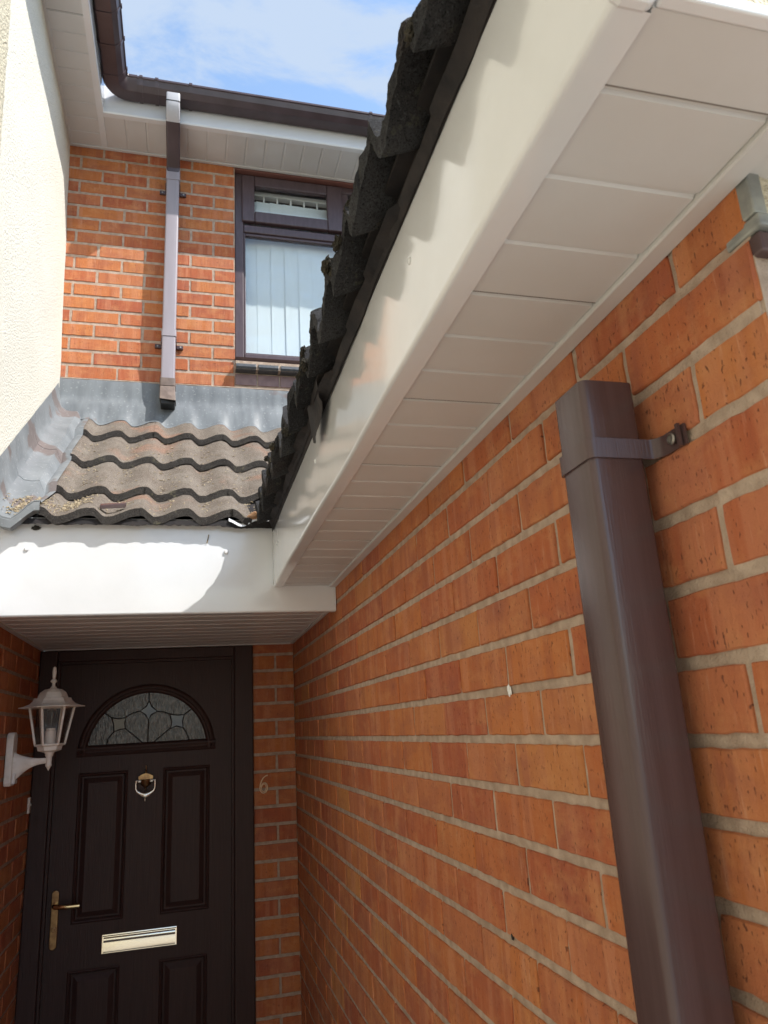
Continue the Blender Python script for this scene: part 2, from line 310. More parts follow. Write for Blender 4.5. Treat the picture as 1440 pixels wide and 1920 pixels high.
# ---------------------------------------------------------------- brickwork: real bricks standing proud of recessed mortar
def brickwork(name, org, udir, vdir, ndir, u0, u1, v0, v1, row0, rh, phase, pitch, holes=(), parent=None, joint=.0115, depth=.0042, seed=1, thick=.10, extra_u=0, colf=None, detail=1):
    """phase(k) gives the head-joint offset of course k. u,v in metres along the wall; n points out of it."""
    rnd = random.Random(seed); hj = joint*.74
    O, U, V, Nn = Vector(org), Vector(udir), Vector(vdir), Vector(ndir)
    vs, fs, mi, col, uvs = [], [], [], [], []
    def quad(pts, m, c, uv):
        b = len(vs); vs.extend(pts); fs.append(tuple(range(b,b+len(pts)))); mi.append(m); col.append(c); uvs.append(uv)
    k0 = int(math.floor((v0-row0)/rh))-1; k1 = int(math.ceil((v1-row0)/rh))+1
    for k in range(k0, k1):
        a, c = row0+k*rh+joint/2, row0+(k+1)*rh-joint/2
        a, c = max(a, v0), min(c, v1)
        if c-a < .008: continue
        ph = phase(k); n0 = int(math.floor((u0-ph)/pitch))-1
        u = ph+n0*pitch
        while u < u1:
            segs = [(u+hj/2, u+pitch-hj/2)]; u += pitch
            lo, hi = max(segs[0][0], u0), min(segs[0][1], u1)
            parts = [(lo, hi)]
            for (hu0,hu1,hv0,hv1) in holes:
                if a < hv1-.01 and c > hv0+.01:
                    np_ = []
                    for p in parts:
                        if p[1] <= hu0 or p[0] >= hu1: np_.append(p)
                        else:
                            if p[0] < hu0: np_.append((p[0],hu0))
                            if p[1] > hu1: np_.append((hu1,p[1]))
                    parts = np_
            for (lo, hi) in parts:
                if hi-lo < .012: continue
                cc = (rnd.random(), rnd.random(), rnd.random(), 1)
                j = lambda s=.0012: rnd.uniform(-s, s)
                lo += j(.0012) if lo > u0+.002 else 0; hi += j(.0012) if hi < u1-.002 else 0
                nu = max(2, int((hi-lo)/.016*detail)); nv = max(2, int((c-a)/.016*detail))
                ring = [(lo+(hi-lo)*i/nu, a) for i in range(nu)]+[(hi, a+(c-a)*i/nv) for i in range(nv)]+[(hi-(hi-lo)*i/nu, c) for i in range(nu)]+[(lo, c-(c-a)*i/nv) for i in range(nv)]
                mu, mv = (lo+hi)/2, (a+c)/2; tilt = (j(.005), j(.018)); dz = j(.0011)
                fr, br = [], []
                for (x, y) in ring:
                    e = abs(noise.noise(Vector((x*70, y*70, seed*3.1))))*.0036+rnd.random()*.0007
                    ins = .0014+e
                    fx = x+(ins if x <= lo+1e-6 else (-ins if x >= hi-1e-6 else 0)); fy = y+(ins if y <= a+1e-6 else (-ins if y >= c-1e-6 else 0))
                    d = dz+tilt[0]*(x-mu)+tilt[1]*(y-mv)
                    fr.append((fx, fy, d)); 
                    bx = x+(e*.8 if x <= lo+1e-6 else (-e*.8 if x >= hi-1e-6 else 0)); by = y+(e*.8 if y <= a+1e-6 else (-e*.8 if y >= c-1e-6 else 0))
                    br.append((bx, by, d-.0022))
                P = lambda q: O+U*q[0]+V*q[1]+Nn*q[2]
                quad([P(q) for q in fr], 0, cc, [(q[0],q[1]) for q in fr])
                n = len(ring)
                for i in range(n):
                    i2 = (i+1)%n
                    quad([P(br[i]),P(br[i2]),P(fr[i2]),P(fr[i])], 0, cc, [br[i][:2],br[i2][:2],fr[i2][:2],fr[i][:2]])
                    q1 = (br[i][0],br[i][1],-.02); q2 = (br[i2][0],br[i2][1],-.02)
                    quad([P(q1),P(q2),P(br[i2]),P(br[i])], 0, cc, [q1[:2],q2[:2],br[i2][:2],br[i][:2]])
    # mortar bed behind, split round the holes, as blocks with thickness
    us = sorted({u0,u1,*[min(max(h[i],u0),u1) for h in holes for i in (0,1)]}); vv = sorted({v0,v1,*[min(max(h[i],v0),v1) for h in holes for i in (2,3)]})
    for i in range(len(us)-1):
        for jx in range(len(vv)-1):
            um, vm = (us[i]+us[i+1])/2, (vv[jx]+vv[jx+1])/2
            if any(h[0]<um<h[1] and h[2]<vm<h[3] for h in holes): continue
            q = [(us[i],vv[jx]),(us[i+1],vv[jx]),(us[i+1],vv[jx+1]),(us[i],vv[jx+1])]
            F = [O+U*x+V*y-Nn*depth for x,y in q]; Bk = [O+U*x+V*y-Nn*thick for x,y in q]
            z4 = (0,0,0,1)
            quad(F, 1, z4, q)
            quad(Bk[::-1], 1, z4, q)
            for a_ in range(4):
                b_ = (a_+1)%4; quad([Bk[a_],Bk[b_],F[b_],F[a_]], 1, z4, [q[a_],q[b_],q[b_],q[a_]])
    me = bpy.data.meshes.new(name); me.from_pydata([tuple(v) for v in vs], [], fs)
    me.materials.append(BRICK); me.materials.append(MORTAR); me.polygons.foreach_set('material_index', mi)
    ca = me.color_attributes.new('bc','FLOAT_COLOR','CORNER'); uvl = me.uv_layers.new(name='uv')
    cf = []; uf = []
    for f, c_, q in zip(fs, col, uvs):
        for i in range(len(f)): cf += c_; uf += [q[i][0], q[i][1]]
    ca.data.foreach_set('color', cf); uvl.data.foreach_set('uv', uf)
    o = bpy.data.objects.new(name, me); C.objects.link(o)
    if parent: o.parent = parent; o.matrix_parent_inverse = Matrix.Translation(parent.location).inverted()
    return o

GZ = -1.70
# ---------------------------------------------------------------- ground
g = MB(); g.box(-60,60,-60,60,GZ-.3,GZ-.03); tag(g.build('ground', GROUNDM), kind='structure')
g = MB(); g.box(-.58,.49,-6,3.50,GZ-.025,GZ); tag(g.build('path', CONC), kind='structure')
g = MB(); g.box(.495,8,-6,.46,GZ-.025,GZ-.002); tag(g.build('pavement', CONC), kind='structure')

# ---------------------------------------------------------------- walls
XW = .49; RH = .0746; RB = -.0328
bw = brickwork('brick_wall', (XW,0,0), (0,1,0), (0,0,1), (-1,0,0), .472, 3.70, GZ, .47, RB, RH,
    lambda k: (.150 if k%2==0 else .044), .2125, seed=3, detail=1.1)
tag(bw, 'long orange brick side wall in shade, running from the near brown downpipe back to the front door', 'brick wall')
# pier end facing the camera
pe = brickwork('brick_pier', (0,.472,0), (1,0,0), (0,0,1), (0,-1,0), .492, 1.6, GZ, .405, RB, RH,
    lambda k: (.49 if k%2==0 else .5975), .225, seed=9)
tag(pe, 'sunlit brick corner under the grey ledge at the right edge, facing the camera', 'brick wall')
# return beside the door
rw = brickwork('brick_wall', (0,3.55,0), (1,0,0), (0,0,1), (0,-1,0), .298, .489, GZ, .41, -.0328+.012, .0746,
    lambda k: (.403 if k%2==0 else .2905-.225*0), .225, seed=5)
tag(rw, 'narrow strip of brick wall beside the dark front door that carries the number 6', 'brick wall')
m_ = MB(); m_.box(-.62,.489,3.662,3.70,GZ,.9); m_.build('light_leak_block', MORTAR, rw)  # unseen slab added behind the door to stop light leaks
# left porch wall
lw = brickwork('brick_wall', (-.622,0,0), (0,1,0), (0,0,1), (1,0,0), 2.46, 3.70, GZ, .41, RB, RH,
    lambda k: (.10 if k%2==0 else .206), .2125, seed=11)
tag(lw, 'brick porch wall on the left that carries the cream lantern', 'brick wall')
# first floor wall
H = [(.212,1.95,1.757,3.028),(.212,1.95,1.69,1.757)]
uw = brickwork('brick_wall', (0,3.45,0), (1,0,0), (0,0,1), (0,-1,0), -.66, 4.2, .9, 3.03, 1.6735, .0755,
    lambda k: (.0965-.225*4 if k%2==0 else -.020-.225*4), .2262, holes=H, seed=21, thick=.10, joint=.0135, depth=.003)
tag(uw, 'sunlit orange brick wall of the upper floor above the porch roof', 'brick wall')

# left house: cream render, leaning face as seen
def XL(z): return -.600-.0245*max(0, z-1.5)
rt_ = thing('rendered_wall', (-.62,1.0,GZ), 'tall cream rendered wall on the left, sunlit, with an eave above', 'rendered wall')
P = []
ys = np.arange(2.17, 3.4495, .04).tolist()+[3.449]; zs = np.arange(.40, 3.02, .06).tolist()+[3.021]
m_ = MB()
m_.grid([[(XL(z)+.0035*noise.noise(Vector((y*4,z*4,0))), y, z) for y in ys] for z in zs])
m_.grid([[(XL(z)-.15, y, z) for y in (2.17,3.449)] for z in (.40,3.021)])
m_.box(-.75,-.70,2.17,3.44,.402,3.02)
m_.build('smooth_render', RENDER, rt_, smooth=True, fixn=False)
m_ = MB(); ys = np.arange(-3.5, 2.176, .025).tolist()+[2.176]; zs = np.arange(GZ, 3.02, .03).tolist()+[3.021]
m_.grid([[(XL(z)+.007+.005*noise.noise(Vector((y*28,z*28,2)))-(.006 if y>2.172 else 0), y, z) for y in ys] for z in zs])
m_.grid([[(x, 2.177, z) for x in (-.75,XL(z)+.004)] for z in (.40,3.02)])
m_.grid([[(x, 2.177, z) for x in (-.75,-.600+.004)] for z in (GZ,.40)])
m_.box(-.80,-.74,-3.5,2.17,GZ,3.02)
m_.build('pebbledash_panel', PEBBLE, rt_, smooth=True, fixn=False)

# near right house: pebbledash above the pier, with its metal bead and brown ledge
nh = thing('pebbledash_wall', (.60,.47,.40), 'pale pebbledash wall patch at the right edge above the brown ledge', 'rendered wall')
m_ = MB()
xs = np.arange(.505,1.6,.02).tolist(); zs = np.arange(.418,.66,.02).tolist()
m_.grid([[(x, .462+.006*noise.noise(Vector((x*60,z*60,0))), z) for x in xs] for z in zs])
m_.box(.506,1.59,.475,.55,.42,.66)
m_.build('pebbledash_face', PEBBLE, nh, smooth=True)
m_ = MB(); m_.box(.492,.507,.4585,.50,.428,.64); m_.build('corner_bead', METAL, nh, bevel=.002)
m_ = MB(); m_.box(.4915,1.6,.455,.50,.412,.4265); m_.build('drip_ledge', METAL, nh, bevel=.003)
m_ = MB(); m_.box(.494,1.6,.461,.50,.3895,.4115); m_.build('brown_batten', BROWNP, nh, bevel=.003)

# ---------------------------------------------------------------- eaves boxes (white pvc)
def boards(mb, along, u0, u1, start, pitch, w0, w1, z, dirn, cracks=3, gw=.0085, gd=.003):
    """a boarded soffit: profile along 'along' (0=x,1=y) with v-grooves, extruded across w0..w1; underside at z"""
    prof = []; u = u0; g_ = start
    while g_ < u0+.01: g_ += pitch
    i = int(round((g_-start)/pitch))
    pts = [(u0, z)]
    cr_ = []
    while g_ < u1-.008:
        pts += [(g_-gw/2, z), (g_-gw/4, z+gd), (g_+gw/4, z+gd), (g_+gw/2, z)]
        if i % cracks == 0: cr_.append(g_-gw*.42)
        g_ += pitch; i += 1
    pts.append((u1, z)); pts += [(u1, z+.012), (u0, z+.012)]
    ax = 1 if along == 0 else 0
    if along == 0: mb.prism([(p[0],p[1]) for p in pts], 1, w0, w1)
    else: mb.prism([(p[0],p[1]) for p in pts], 0, w0, w1)
    for c in cr_:
        if along == 0: mb.box(c-.0006,c+.0006,w0,w1,z-.0004,z+.002,1)
        else: mb.box(w0,w1,c-.0006,c+.0006,z-.0004,z+.002,1)
def fascia_prof(x0, x1, z0, z1, r=.007, lip=.032, side=-1):
    """L-shaped board in (across,z): front face at x0, rounded lower corner, return lip to x0+lip"""
    s = 1 if x1 > x0 else -1
    pts = [(x0, z1)]
    for a in range(0, 91, 15): pts.append((x0+s*(r-r*math.cos(R(a))), z0+r-r*math.sin(R(a))))
    pts += [(x0+s*lip, z0), (x0+s*lip, z0+.009), (x0+s*.010, z0+.009), (x0+s*.010, z1)]
    return pts
SZ = .470
ev = thing('eaves', (.38,1.4,SZ), 'big white plastic eaves box running overhead along the right brick wall, nearest the camera', 'eaves')
# fascia split in many lengths so the board waves a little
m_ = MB(); pr = fascia_prof(.275,.49,SZ-.003,.705)
YY = np.linspace(.332,2.456,46)
P = []
for y in YY:
    w = .0012*math.sin(y*5.3+1)+.0009*math.sin(y*11)
    P.append([(p[0]+w*(1 if p[0]<.29 else .3), y, p[1]) for p in pr]+[(pr[0][0]+w, y, pr[0][1])])
m_.grid(P); m_.build('fascia', PVC, ev, smooth=True, ang=50)
m_ = MB(); m_.prism([(.272,.475),(.274,.470),(.280,.466),(.300,.466),(.306,.469),(.308,.474),(.308,.70),(.272,.70)],1,.322,.334); m_.build('end_cap', PVC, ev, bevel=.003)
m_ = MB(); boards(m_, 1, .330, 2.456, .399, .0957, .3075, .4655, SZ, 1); m_.build('soffit', [PVCS,CRACK], ev)
m_ = MB(); m_.prism([(.4665,SZ+.01),(.4665,SZ-.004),(.4685,SZ-.0055),(.4895,SZ-.0055),(.4895,SZ+.01)],1,.330,2.456); m_.build('edge_trim', PVCS, ev)
m_ = MB(); m_.box(.309,1.6,.318,.330,SZ-.001,SZ+.010); m_.build('end_strip', PVC, ev, bevel=.002)
m_ = MB(); m_.box(.309,1.6,.334,.345,SZ+.014,.70); m_.build('gable_board', PEBBLE, ev)
m_ = MB(); m_.box(.49,1.6,.331,.60,SZ+.0005,SZ+.0125); m_.build('soffit_return', PVCS, ev)
for yy, zz in ((.795,.583),(1.556,.584),(2.307,.582)):
    m_ = MB(); m_.lathe([(.0055,0),(.0055,.0015),(.0035,.0032),(.001,.0036)], (.2755,yy,zz), 14, (-1,0,0)); m_.build('nail_cap', PVC, ev, smooth=True)

pf = thing('porch_fascia', (-.1,2.46,.385), 'broad white fascia board across the porch above the front door, half in sun', 'fascia')
m_ = MB(); pr = fascia_prof(2.46,2.6,.383,.700, lip=.030)
P = []
for x in np.linspace(-.64,.4885,40):
    w = .0010*math.sin(x*7)+.0007*math.sin(x*17)
    P.append([(x, p[0]+w*(1 if p[0]<2.465 else 0), p[1]) for p in pr]+[(x, pr[0][0]+w, pr[0][1])])
m_.grid(P); m_.box(.4835,.4888,2.4585,2.4605,.40,.469)
m_.build('board', PVC, pf, smooth=True, ang=50)
for xx, zz in ((-.493,.596),(.121,.588)):
    m_ = MB(); m_.lathe([(.0075,0),(.0075,.002),(.005,.0045),(.001,.005)], (xx,2.4595,zz), 16, (0,-1,0)); m_.build('nail_cap', PVC, pf, smooth=True)
ps = thing('porch_soffit', (-.07,3.0,.40), 'boarded white ceiling of the porch just above the front door', 'soffit')
m_ = MB(); boards(m_, 1, 2.4905, 3.5485, 2.56, .100, -.605, .474, .4035, 1, cracks=99, gw=.016, gd=.006); m_.build('boards', [PVCS,CRACK], ps)
m_ = MB(); m_.box(-.6215,.4888,2.475,3.66,.420,.440); m_.build('light_leak_board', FELT, ps)  # unseen sheet added over the soffit to keep stray light out
for a, b_ in ((-.6218,-.606),(.4745,.4898)):
    m_ = MB(); m_.box(a,b_,2.4905,3.5485,.3985,.412); m_.build('edge_trim', PVCS, ps, bevel=.002)
m_ = MB(); m_.box(-.606,.4745,3.528,3.5485,.3975,.4025); m_.build('rear_trim', PVCS, ps, bevel=.001)

# upper eaves
ZE = 3.02
ue = thing('eaves', (.5,3.32,ZE), 'white eaves box above the upper window, under the brown gutter', 'eaves')
m_ = MB(); boards(m_, 0, -.452, 4.2, -.4475, .1015, 3.222, 3.4485, ZE, 1, cracks=99, gw=.012); m_.build('soffit', [PVCS,CRACK], ue)
m_ = MB(); m_.prism([(3.190,ZE+.16),(3.190,ZE+.004),(3.194,ZE-.003),(3.221,ZE-.003),(3.221,ZE+.008),(3.200,ZE+.008),(3.200,ZE+.16)],0,-.452,4.2); m_.build('fascia', PVC, ue)
m_ = MB(); m_.prism([(3.432,ZE-.001),(3.434,ZE-.006),(3.4485,ZE-.006),(3.4485,ZE-.001)],0,-.645,4.2); m_.build('edge_trim', PVCS, ue)
le = thing('eaves', (-.54,2.0,ZE), 'white eaves box over the cream wall at the top left', 'eaves')
m_ = MB(); boards(m_, 1, -3.5, 3.4485, 2.668, .0963, -.625, -.4785, ZE, 1, cracks=99, gw=.009); m_.build('soffit', [PVCS,CRACK], le)
m_ = MB(); m_.prism([(-.445,ZE+.16),(-.445,ZE+.004),(-.449,ZE-.004),(-.478,ZE-.004),(-.478,ZE+.008),(-.455,ZE+.008),(-.455,ZE+.16)],1,-3.5,3.447); m_.build('fascia', PVC, le)
m_ = MB(); m_.prism([(-.6245,ZE-.001),(-.6265,ZE-.006),(-.640,ZE-.006),(-.640,ZE-.001)],1,-3.5,3.431); m_.build('edge_trim', PVCS, le)

# ---------------------------------------------------------------- gutters (deep square-section)
gt = thing('gutter', (-.38,3.13,3.10), 'dark brown plastic gutter turning the inner corner under the sky', 'gutter')
GB, GT = 3.098, 3.160
def gsec(o, s):   # open channel: across coordinate from the fascia face o outward s
    t = .003
    outer = [(o+s*.002,GT-.002),(o+s*.002,GB+.012),(o+s*.012,GB),(o+s*.076,GB),(o+s*.098,GB+.022),(o+s*.108,GT-.014),(o+s*.114,GT-.010),(o+s*.114,GT)]
    inner = [(o+s*.109,GT),(o+s*.105,GT-.008),(o+s*.094,GB+.022+t),(o+s*.074,GB+t),(o+s*.014,GB+t),(o+s*.006,GB+.013),(o+s*.006,GT-.002)]
    return outer+inner
def gsec2(o, s, e):
    c = (o+s*.056, (GB+GT)/2); return [(c[0]+(p[0]-c[0])*(1+e/.056), c[1]+(p[1]-c[1])*(1+e/.031)) for p in gsec(o, s)]
m_ = MB(); m_.prism(gsec(-.445,1),1,-3.5,3.07); m_.build('channel', BROWNN, gt)
m_ = MB(); m_.prism(gsec(3.190,-1),0,-.32,4.2); m_.build('channel', BROWNN, gt)
for y in (2.70,2.865,3.035): m_ = MB(); m_.prism(gsec2(-.445,1,.0035),1,y,y+.016); m_.build('bracket', BROWNN, gt)
for x in (-.275,-.200,-.036,.9,1.8): m_ = MB(); m_.prism(gsec2(3.190,-1,.0035),0,x,x+.016); m_.build('bracket', BROWNN, gt)
m_ = MB()   # mitred corner with a rounded outer heel
a = [(p[0],3.05,p[1]) for p in gsec2(-.445,1,.0018)]; b_ = []
for k in range(7):
    an = R(90*k/6); row = []
    for p in gsec2(0,1,.0018):
        # sweep around the inner corner, pivot beyond the inner lips
        rx = .121-p[0]; px, py = -.445+.121, 3.190-.121
        row.append((px-rx*math.cos(an), py+rx*math.sin(an), p[1]))
    b_.append(row+[row[0]])
b_ = [[(p[0],3.045,p[2]) for p in b_[0]]]+b_+[[(-.285,p[1],p[2]) for p in b_[-1]]]
m_.grid(b_); m_.build('corner_piece', BROWNN, gt, smooth=True, ang=30)

# ---------------------------------------------------------------- upper downpipe
def sq_ring(w, r, n=4):
    pts = []
    for cx, cy_, a0 in ((w-r,w-r,0),(-w+r,w-r,90),(-w+r,-w+r,180),(w-r,-w+r,270)):
        for k in range(n+1): a = R(a0+90*k/n); pts.append((cx+r*math.cos(a), cy_+r*math.sin(a)))
    return pts
def sweep_sq(mb, path, w, r=.008, mi=0, wall=0, capb=True):
    """square tube along points in a y-z plane (x fixed)"""
    ring = sq_ring(w, r); n = len(ring); P = []
    for i, (x,y,z) in enumerate(path):
        a = path[max(0,i-1)]; b = path[min(len(path)-1,i+1)]
        t = Vector((0,b[1]-a[1],b[2]-a[2])).normalized(); u = Vector((1,0,0)); v = t.cross(u)
        P.append([Vector((x,y,z))+u*q[0]+v*q[1] for q in ring+ring[:1]])
    mb.grid(P, mi)
    if capb: mb.add(P[0][:-1],[tuple(range(n))],mi); mb.add(P[-1][:-1],[tuple(range(n))],mi)
dp = thing('downpipe', (-.1115,3.40,1.50), 'slim square downpipe bleached grey, crossing the upper brick wall in the sun', 'downpipe')
PX, PYc = -.1115, 3.398
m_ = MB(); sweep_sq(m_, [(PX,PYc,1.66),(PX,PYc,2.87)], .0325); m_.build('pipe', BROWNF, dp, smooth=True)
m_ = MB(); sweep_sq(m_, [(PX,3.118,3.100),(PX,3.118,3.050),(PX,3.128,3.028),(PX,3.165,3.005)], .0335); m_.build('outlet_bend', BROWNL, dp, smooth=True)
m_ = MB(); sweep_sq(m_, [(PX,3.118,3.052),(PX,3.118,3.047)], .0350); m_.build('joint_ring', BLACK, dp, smooth=True)
m_ = MB(); sweep_sq(m_, [(PX,3.150,3.015),(PX,3.345,2.930),(PX,3.388,2.900),(PX,PYc,2.850)], .034); m_.build('swan_neck', BROWNN, dp, smooth=True)
m_ = MB(); sweep_sq(m_, [(PX,PYc,2.895),(PX,PYc,2.812)], .0355); m_.build('socket', BROWNF, dp, smooth=True)
m_ = MB(); sweep_sq(m_, [(PX,PYc,1.925),(PX,PYc,1.893)], .0355); m_.build('socket', BROWNF, dp, smooth=True)
m_ = MB(); sweep_sq(m_, [(PX,PYc,1.665),(PX,PYc,1.625)], .0365); m_.build('collar', BROWNM, dp, smooth=True)
m_ = MB()
r1 = [(PX-.0345,PYc-.0345,1.624),(PX+.0345,PYc-.0345,1.624),(PX+.0345,3.44,1.624),(PX-.0345,3.44,1.624)]
r3 = [(PX-.034,PYc-.060,1.545),(PX+.040,PYc-.072,1.532),(PX+.040,3.43,1.55),(PX-.034,3.43,1.56)]
m_.add(r1+r3,[(0,1,5,4),(1,2,6,5),(2,3,7,6),(3,0,4,7),(0,3,2,1)])
m_.build('shoe', BROWNM, dp, bevel=.003)
m_ = MB(); m_.box(PX-.030,PX+.036,PYc-.054,3.425,1.520,1.548); m_.build('shoe_mouth', BLACK, dp, bevel=.004)
for z in (2.782,1.872):
    m_ = MB(); m_.box(PX-.068,PX+.068,3.436,3.4485,z-.010,z+.010); m_.box(PX-.0375,PX-.034,3.37,3.436,z-.010,z+.010); m_.box(PX+.034,PX+.0375,3.37,3.436,z-.010,z+.010)
    cl = m_.build('clip', BROWNP, dp, bevel=.0015)
    for s in (-1,1):
        m_ = MB(); m_.lathe([(.0045,0),(.0045,.002),(.001,.003)], (PX+s*.054,3.4355,z), 10, (0,-1,0)); m_.build('screw', SCREW, dp if False else cl)

# ---------------------------------------------------------------- near downpipe (right)
np_ = thing('downpipe', (.4395,.678,GZ), 'thick square brown downpipe with an open cut top close to the camera on the right', 'downpipe')
QX, QY, QT = .4395, .678, .347
def hollow_sq(mb, cx, cy_, w, z0, z1, r=.008, t=.0028, nz=1):
    o = sq_ring(w,r,6); i = sq_ring(w-t,r-.001,6)
    zs = np.linspace(z0,z1,nz+1)
    mb.grid([[(cx+p[0],cy_+p[1],z) for p in o+o[:1]] for z in zs])
    mb.grid([[(cx+p[0],cy_+p[1],z) for p in i+i[:1]] for z in (z0,z1)], flip=True)
    for z in (z0,z1): mb.grid([[(cx+p[0],cy_+p[1],z) for p in o+o[:1]],[(cx+p[0],cy_+p[1],z) for p in i+i[:1]]])
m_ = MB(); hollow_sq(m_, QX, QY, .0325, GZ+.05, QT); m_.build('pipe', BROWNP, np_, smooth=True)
m_ = MB(); cz = .268
w = .0350; path = [(XW-.0165,QY+w),(QX-w+.008,QY+w)]
for k in range(5): a = R(90+90*k/4); path.append((QX-w+.008+.008*math.cos(a), QY+w-.008+.008*math.sin(a)))
for k in range(5): a = R(180+90*k/4); path.append((QX-w+.008+.008*math.cos(a), QY-w+.008+.008*math.sin(a)))
path += [(XW-.0125,QY-w),(XW-.0085,QY-w-.002),(XW-.0055,QY-w-.006),(XW-.0035,QY-w-.012),(XW-.0035,QY-w-.047)]
inn = []
for i, p in enumerate(path):
    a = Vector(path[max(0,i-1)]); b_ = Vector(path[min(len(path)-1,i+1)]); t = (b_-a).normalized(); n_ = Vector((-t.y,t.x))
    inn.append((p[0]+n_.x*.0028, p[1]+n_.y*.0028))
m_.grid([[(p[0],p[1],z) for p in path] for z in (cz-.011,cz+.011)])
m_.grid([[(p[0],p[1],z) for p in inn] for z in (cz-.011,cz+.011)])
for z in (cz-.011,cz+.011): m_.grid([[(p[0],p[1],z) for p in path],[(p[0],p[1],z) for p in inn]])
m_.grid([[(*path[-1],z),(*inn[-1],z)] for z in (cz-.011,cz+.011)])
m_.box(XW-.009,XW-.0055,QY-w-.044,QY-w-.040,cz-.012,cz+.012)
nc = m_.build('clip', BROWNP, np_, smooth=True, ang=40)
m_ = MB(); m_.lathe([(.0062,0),(.0062,.0015),(.0045,.0028),(.0042,.0012),(.001,.001)], (XW-.0065,QY-w-.030,cz), 16, (-1,0,0)); m_.build('screw', SCREW, nc, smooth=True)

# ---------------------------------------------------------------- roof tiles
def hprof(t):
    t = t % 1.0
    if t < .05: return 1.0
    if t < .34: return .5+.5*math.cos(math.pi*(t-.05)/.29)
    if t < .38: return 0.0
    if t < .95:
        q = (t-.38)/.57; return .35*q+.65*(.5-.5*math.cos(math.pi*q))
    return 1.0
AMP = .030; TH = .030
def tile_course(name, parent, mapf, u0, u1, crest0, front, length, slope, seed, du=.0075, mats=None, rough=.0015, moss=0, sgn=1, amp=AMP, dzr=.002):
    """mapf(u, d, h): along the eave u, horizontal distance back from the eave d, height h -> xyz"""
    mb = MB(); rnd = random.Random(seed); u = crest0
    while u > u0: u -= .30
    n = 0
    while u < u1:
        a, b_ = max(u-.004+.006, u0), min(u+.30+.004, u1)
        if b_-a > .02:
            dz = rnd.uniform(-dzr,dzr); dd = rnd.uniform(-.004,.004); yaw = rnd.uniform(-.012,.012)
            us = np.arange(a, b_, du).tolist()+[b_]
            ds = [0,.004,.012,.03,.06,.10,.15,.20,.26,length] if length > .27 else [0,.004,.012,.03,.06,.10,.15,length]
            def hh(uu): return amp*hprof(((uu-crest0)*sgn)/.15)
            def nz(uu, d, s): return (noise.noise(Vector((uu*60,d*60,seed+s)))*rough+noise.noise(Vector((uu*190,d*190,seed+s)))*rough*.8)
            top, bot = [], []
            for d in ds:
                rt1, rb = [], []
                for uu in us:
                    fd = front+dd+d+yaw*(uu-(a+b_)/2)
                    e = math.exp(-d/.02)
                    mo = moss*e*max(0,noise.noise(Vector((uu*22,seed*5.5,1)))+.15)*.03
                    h = dz+slope*d+hh(uu)
                    rt1.append(mapf(uu, fd-(mo*.6+nz(uu,0,3)*e*1.5), h+nz(uu,d,0)-(.003*math.exp(-d/.003))+mo*.6))
                    rb.append(mapf(uu, fd-(mo*.4+nz(uu,1,5)*e), h-TH+nz(uu,d,9)))
                top.append(rt1); bot.append(rb)
            mid = [tuple(np.array(p)*.5+np.array(q)*.5+np.array([rnd.uniform(-1,1)*rough*1.0 for _ in range(3)])) for p, q in zip(top[0],bot[0])]
            mb.grid(top); mb.grid(bot, flip=True); mb.grid([top[0],mid],1); mb.grid([mid,bot[0]],1)
            for side in (0,-1): mb.grid([[r_[side] for r_ in top],[r_[side] for r_ in bot]],1)
        u += .30; n += 1
    return mb.build(name, mats or [TILE,TFRONT], parent, smooth=True, ang=60)
pr_ = thing('porch_roof', (0,2.9,.70), 'small pitched porch roof of wavy brown concrete tiles in the sun', 'tiled roof')
ROWS = [(2.428,.7005,.49,.30),(2.68,.858,.685,.32),(2.95,1.077,.685,.32),(3.22,1.296,.72,.22)]
def mk(z0): return lambda u, d, h: (u, d, z0+h)
for i, (yf, z0, sl_, ln) in enumerate(ROWS):
    xr = [.205,.56,.83,1.1][i]
    tile_course('tile_course', pr_, mk(z0), -.466, xr, -.461, yf, ln, sl_, 31+i, rough=.0016)
def porch_top(x, y):
    best = -9
    for (yf, z0, sl_, ln) in ROWS:
        if yf-.002 <= y <= yf+ln: best = max(best, z0+sl_*(y-yf)+AMP*hprof((x+.461)/.15))
    return best
m_ = MB(); m_.add([(-.62,2.475,.66),(1.2,2.475,.66),(1.2,3.44,1.42),(-.62,3.44,1.42)],[(0,1,2,3)]); m_.add([(-.62,2.475,.60),(1.2,2.475,.60),(1.2,3.44,1.36),(-.62,3.44,1.36)],[(0,1,2,3)])
m_.box(-.62,.30,2.472,2.50,.56,.672)
m_.build('felt_underlay', FELT, pr_)
# ragged felt hanging over the fascia
def felt_strip(name, pts_top, pts_bot, parent, th=.002):
    mb = MB(); mb.grid([pts_top, pts_bot]); mb.grid([[tuple(Vector(p)+Vector((th,th,0))) for p in pts_top],[tuple(Vector(p)+Vector((th,th,0))) for p in pts_bot]])
    return mb.build(name, FELT, parent)
tp, bt = [], []
for i in range(150):
    x = -.62+i*.0062; tp.append((x,2.433,.688+.002*noise.noise(Vector((x*9,0,0))))); bt.append((x, 2.432-.003*abs(noise.noise(Vector((x*20,1,0)))), .671+.006*noise.noise(Vector((x*14,2,0)))+.004*noise.noise(Vector((x*70,3,0)))-(.006 if x>.1 else 0)))
felt_strip('felt_edge', tp, bt, pr_)
m_ = MB(); m_.box(-.62,.30,2.434,2.474,.684,.690); m_.build('felt_edge', FELT, pr_)

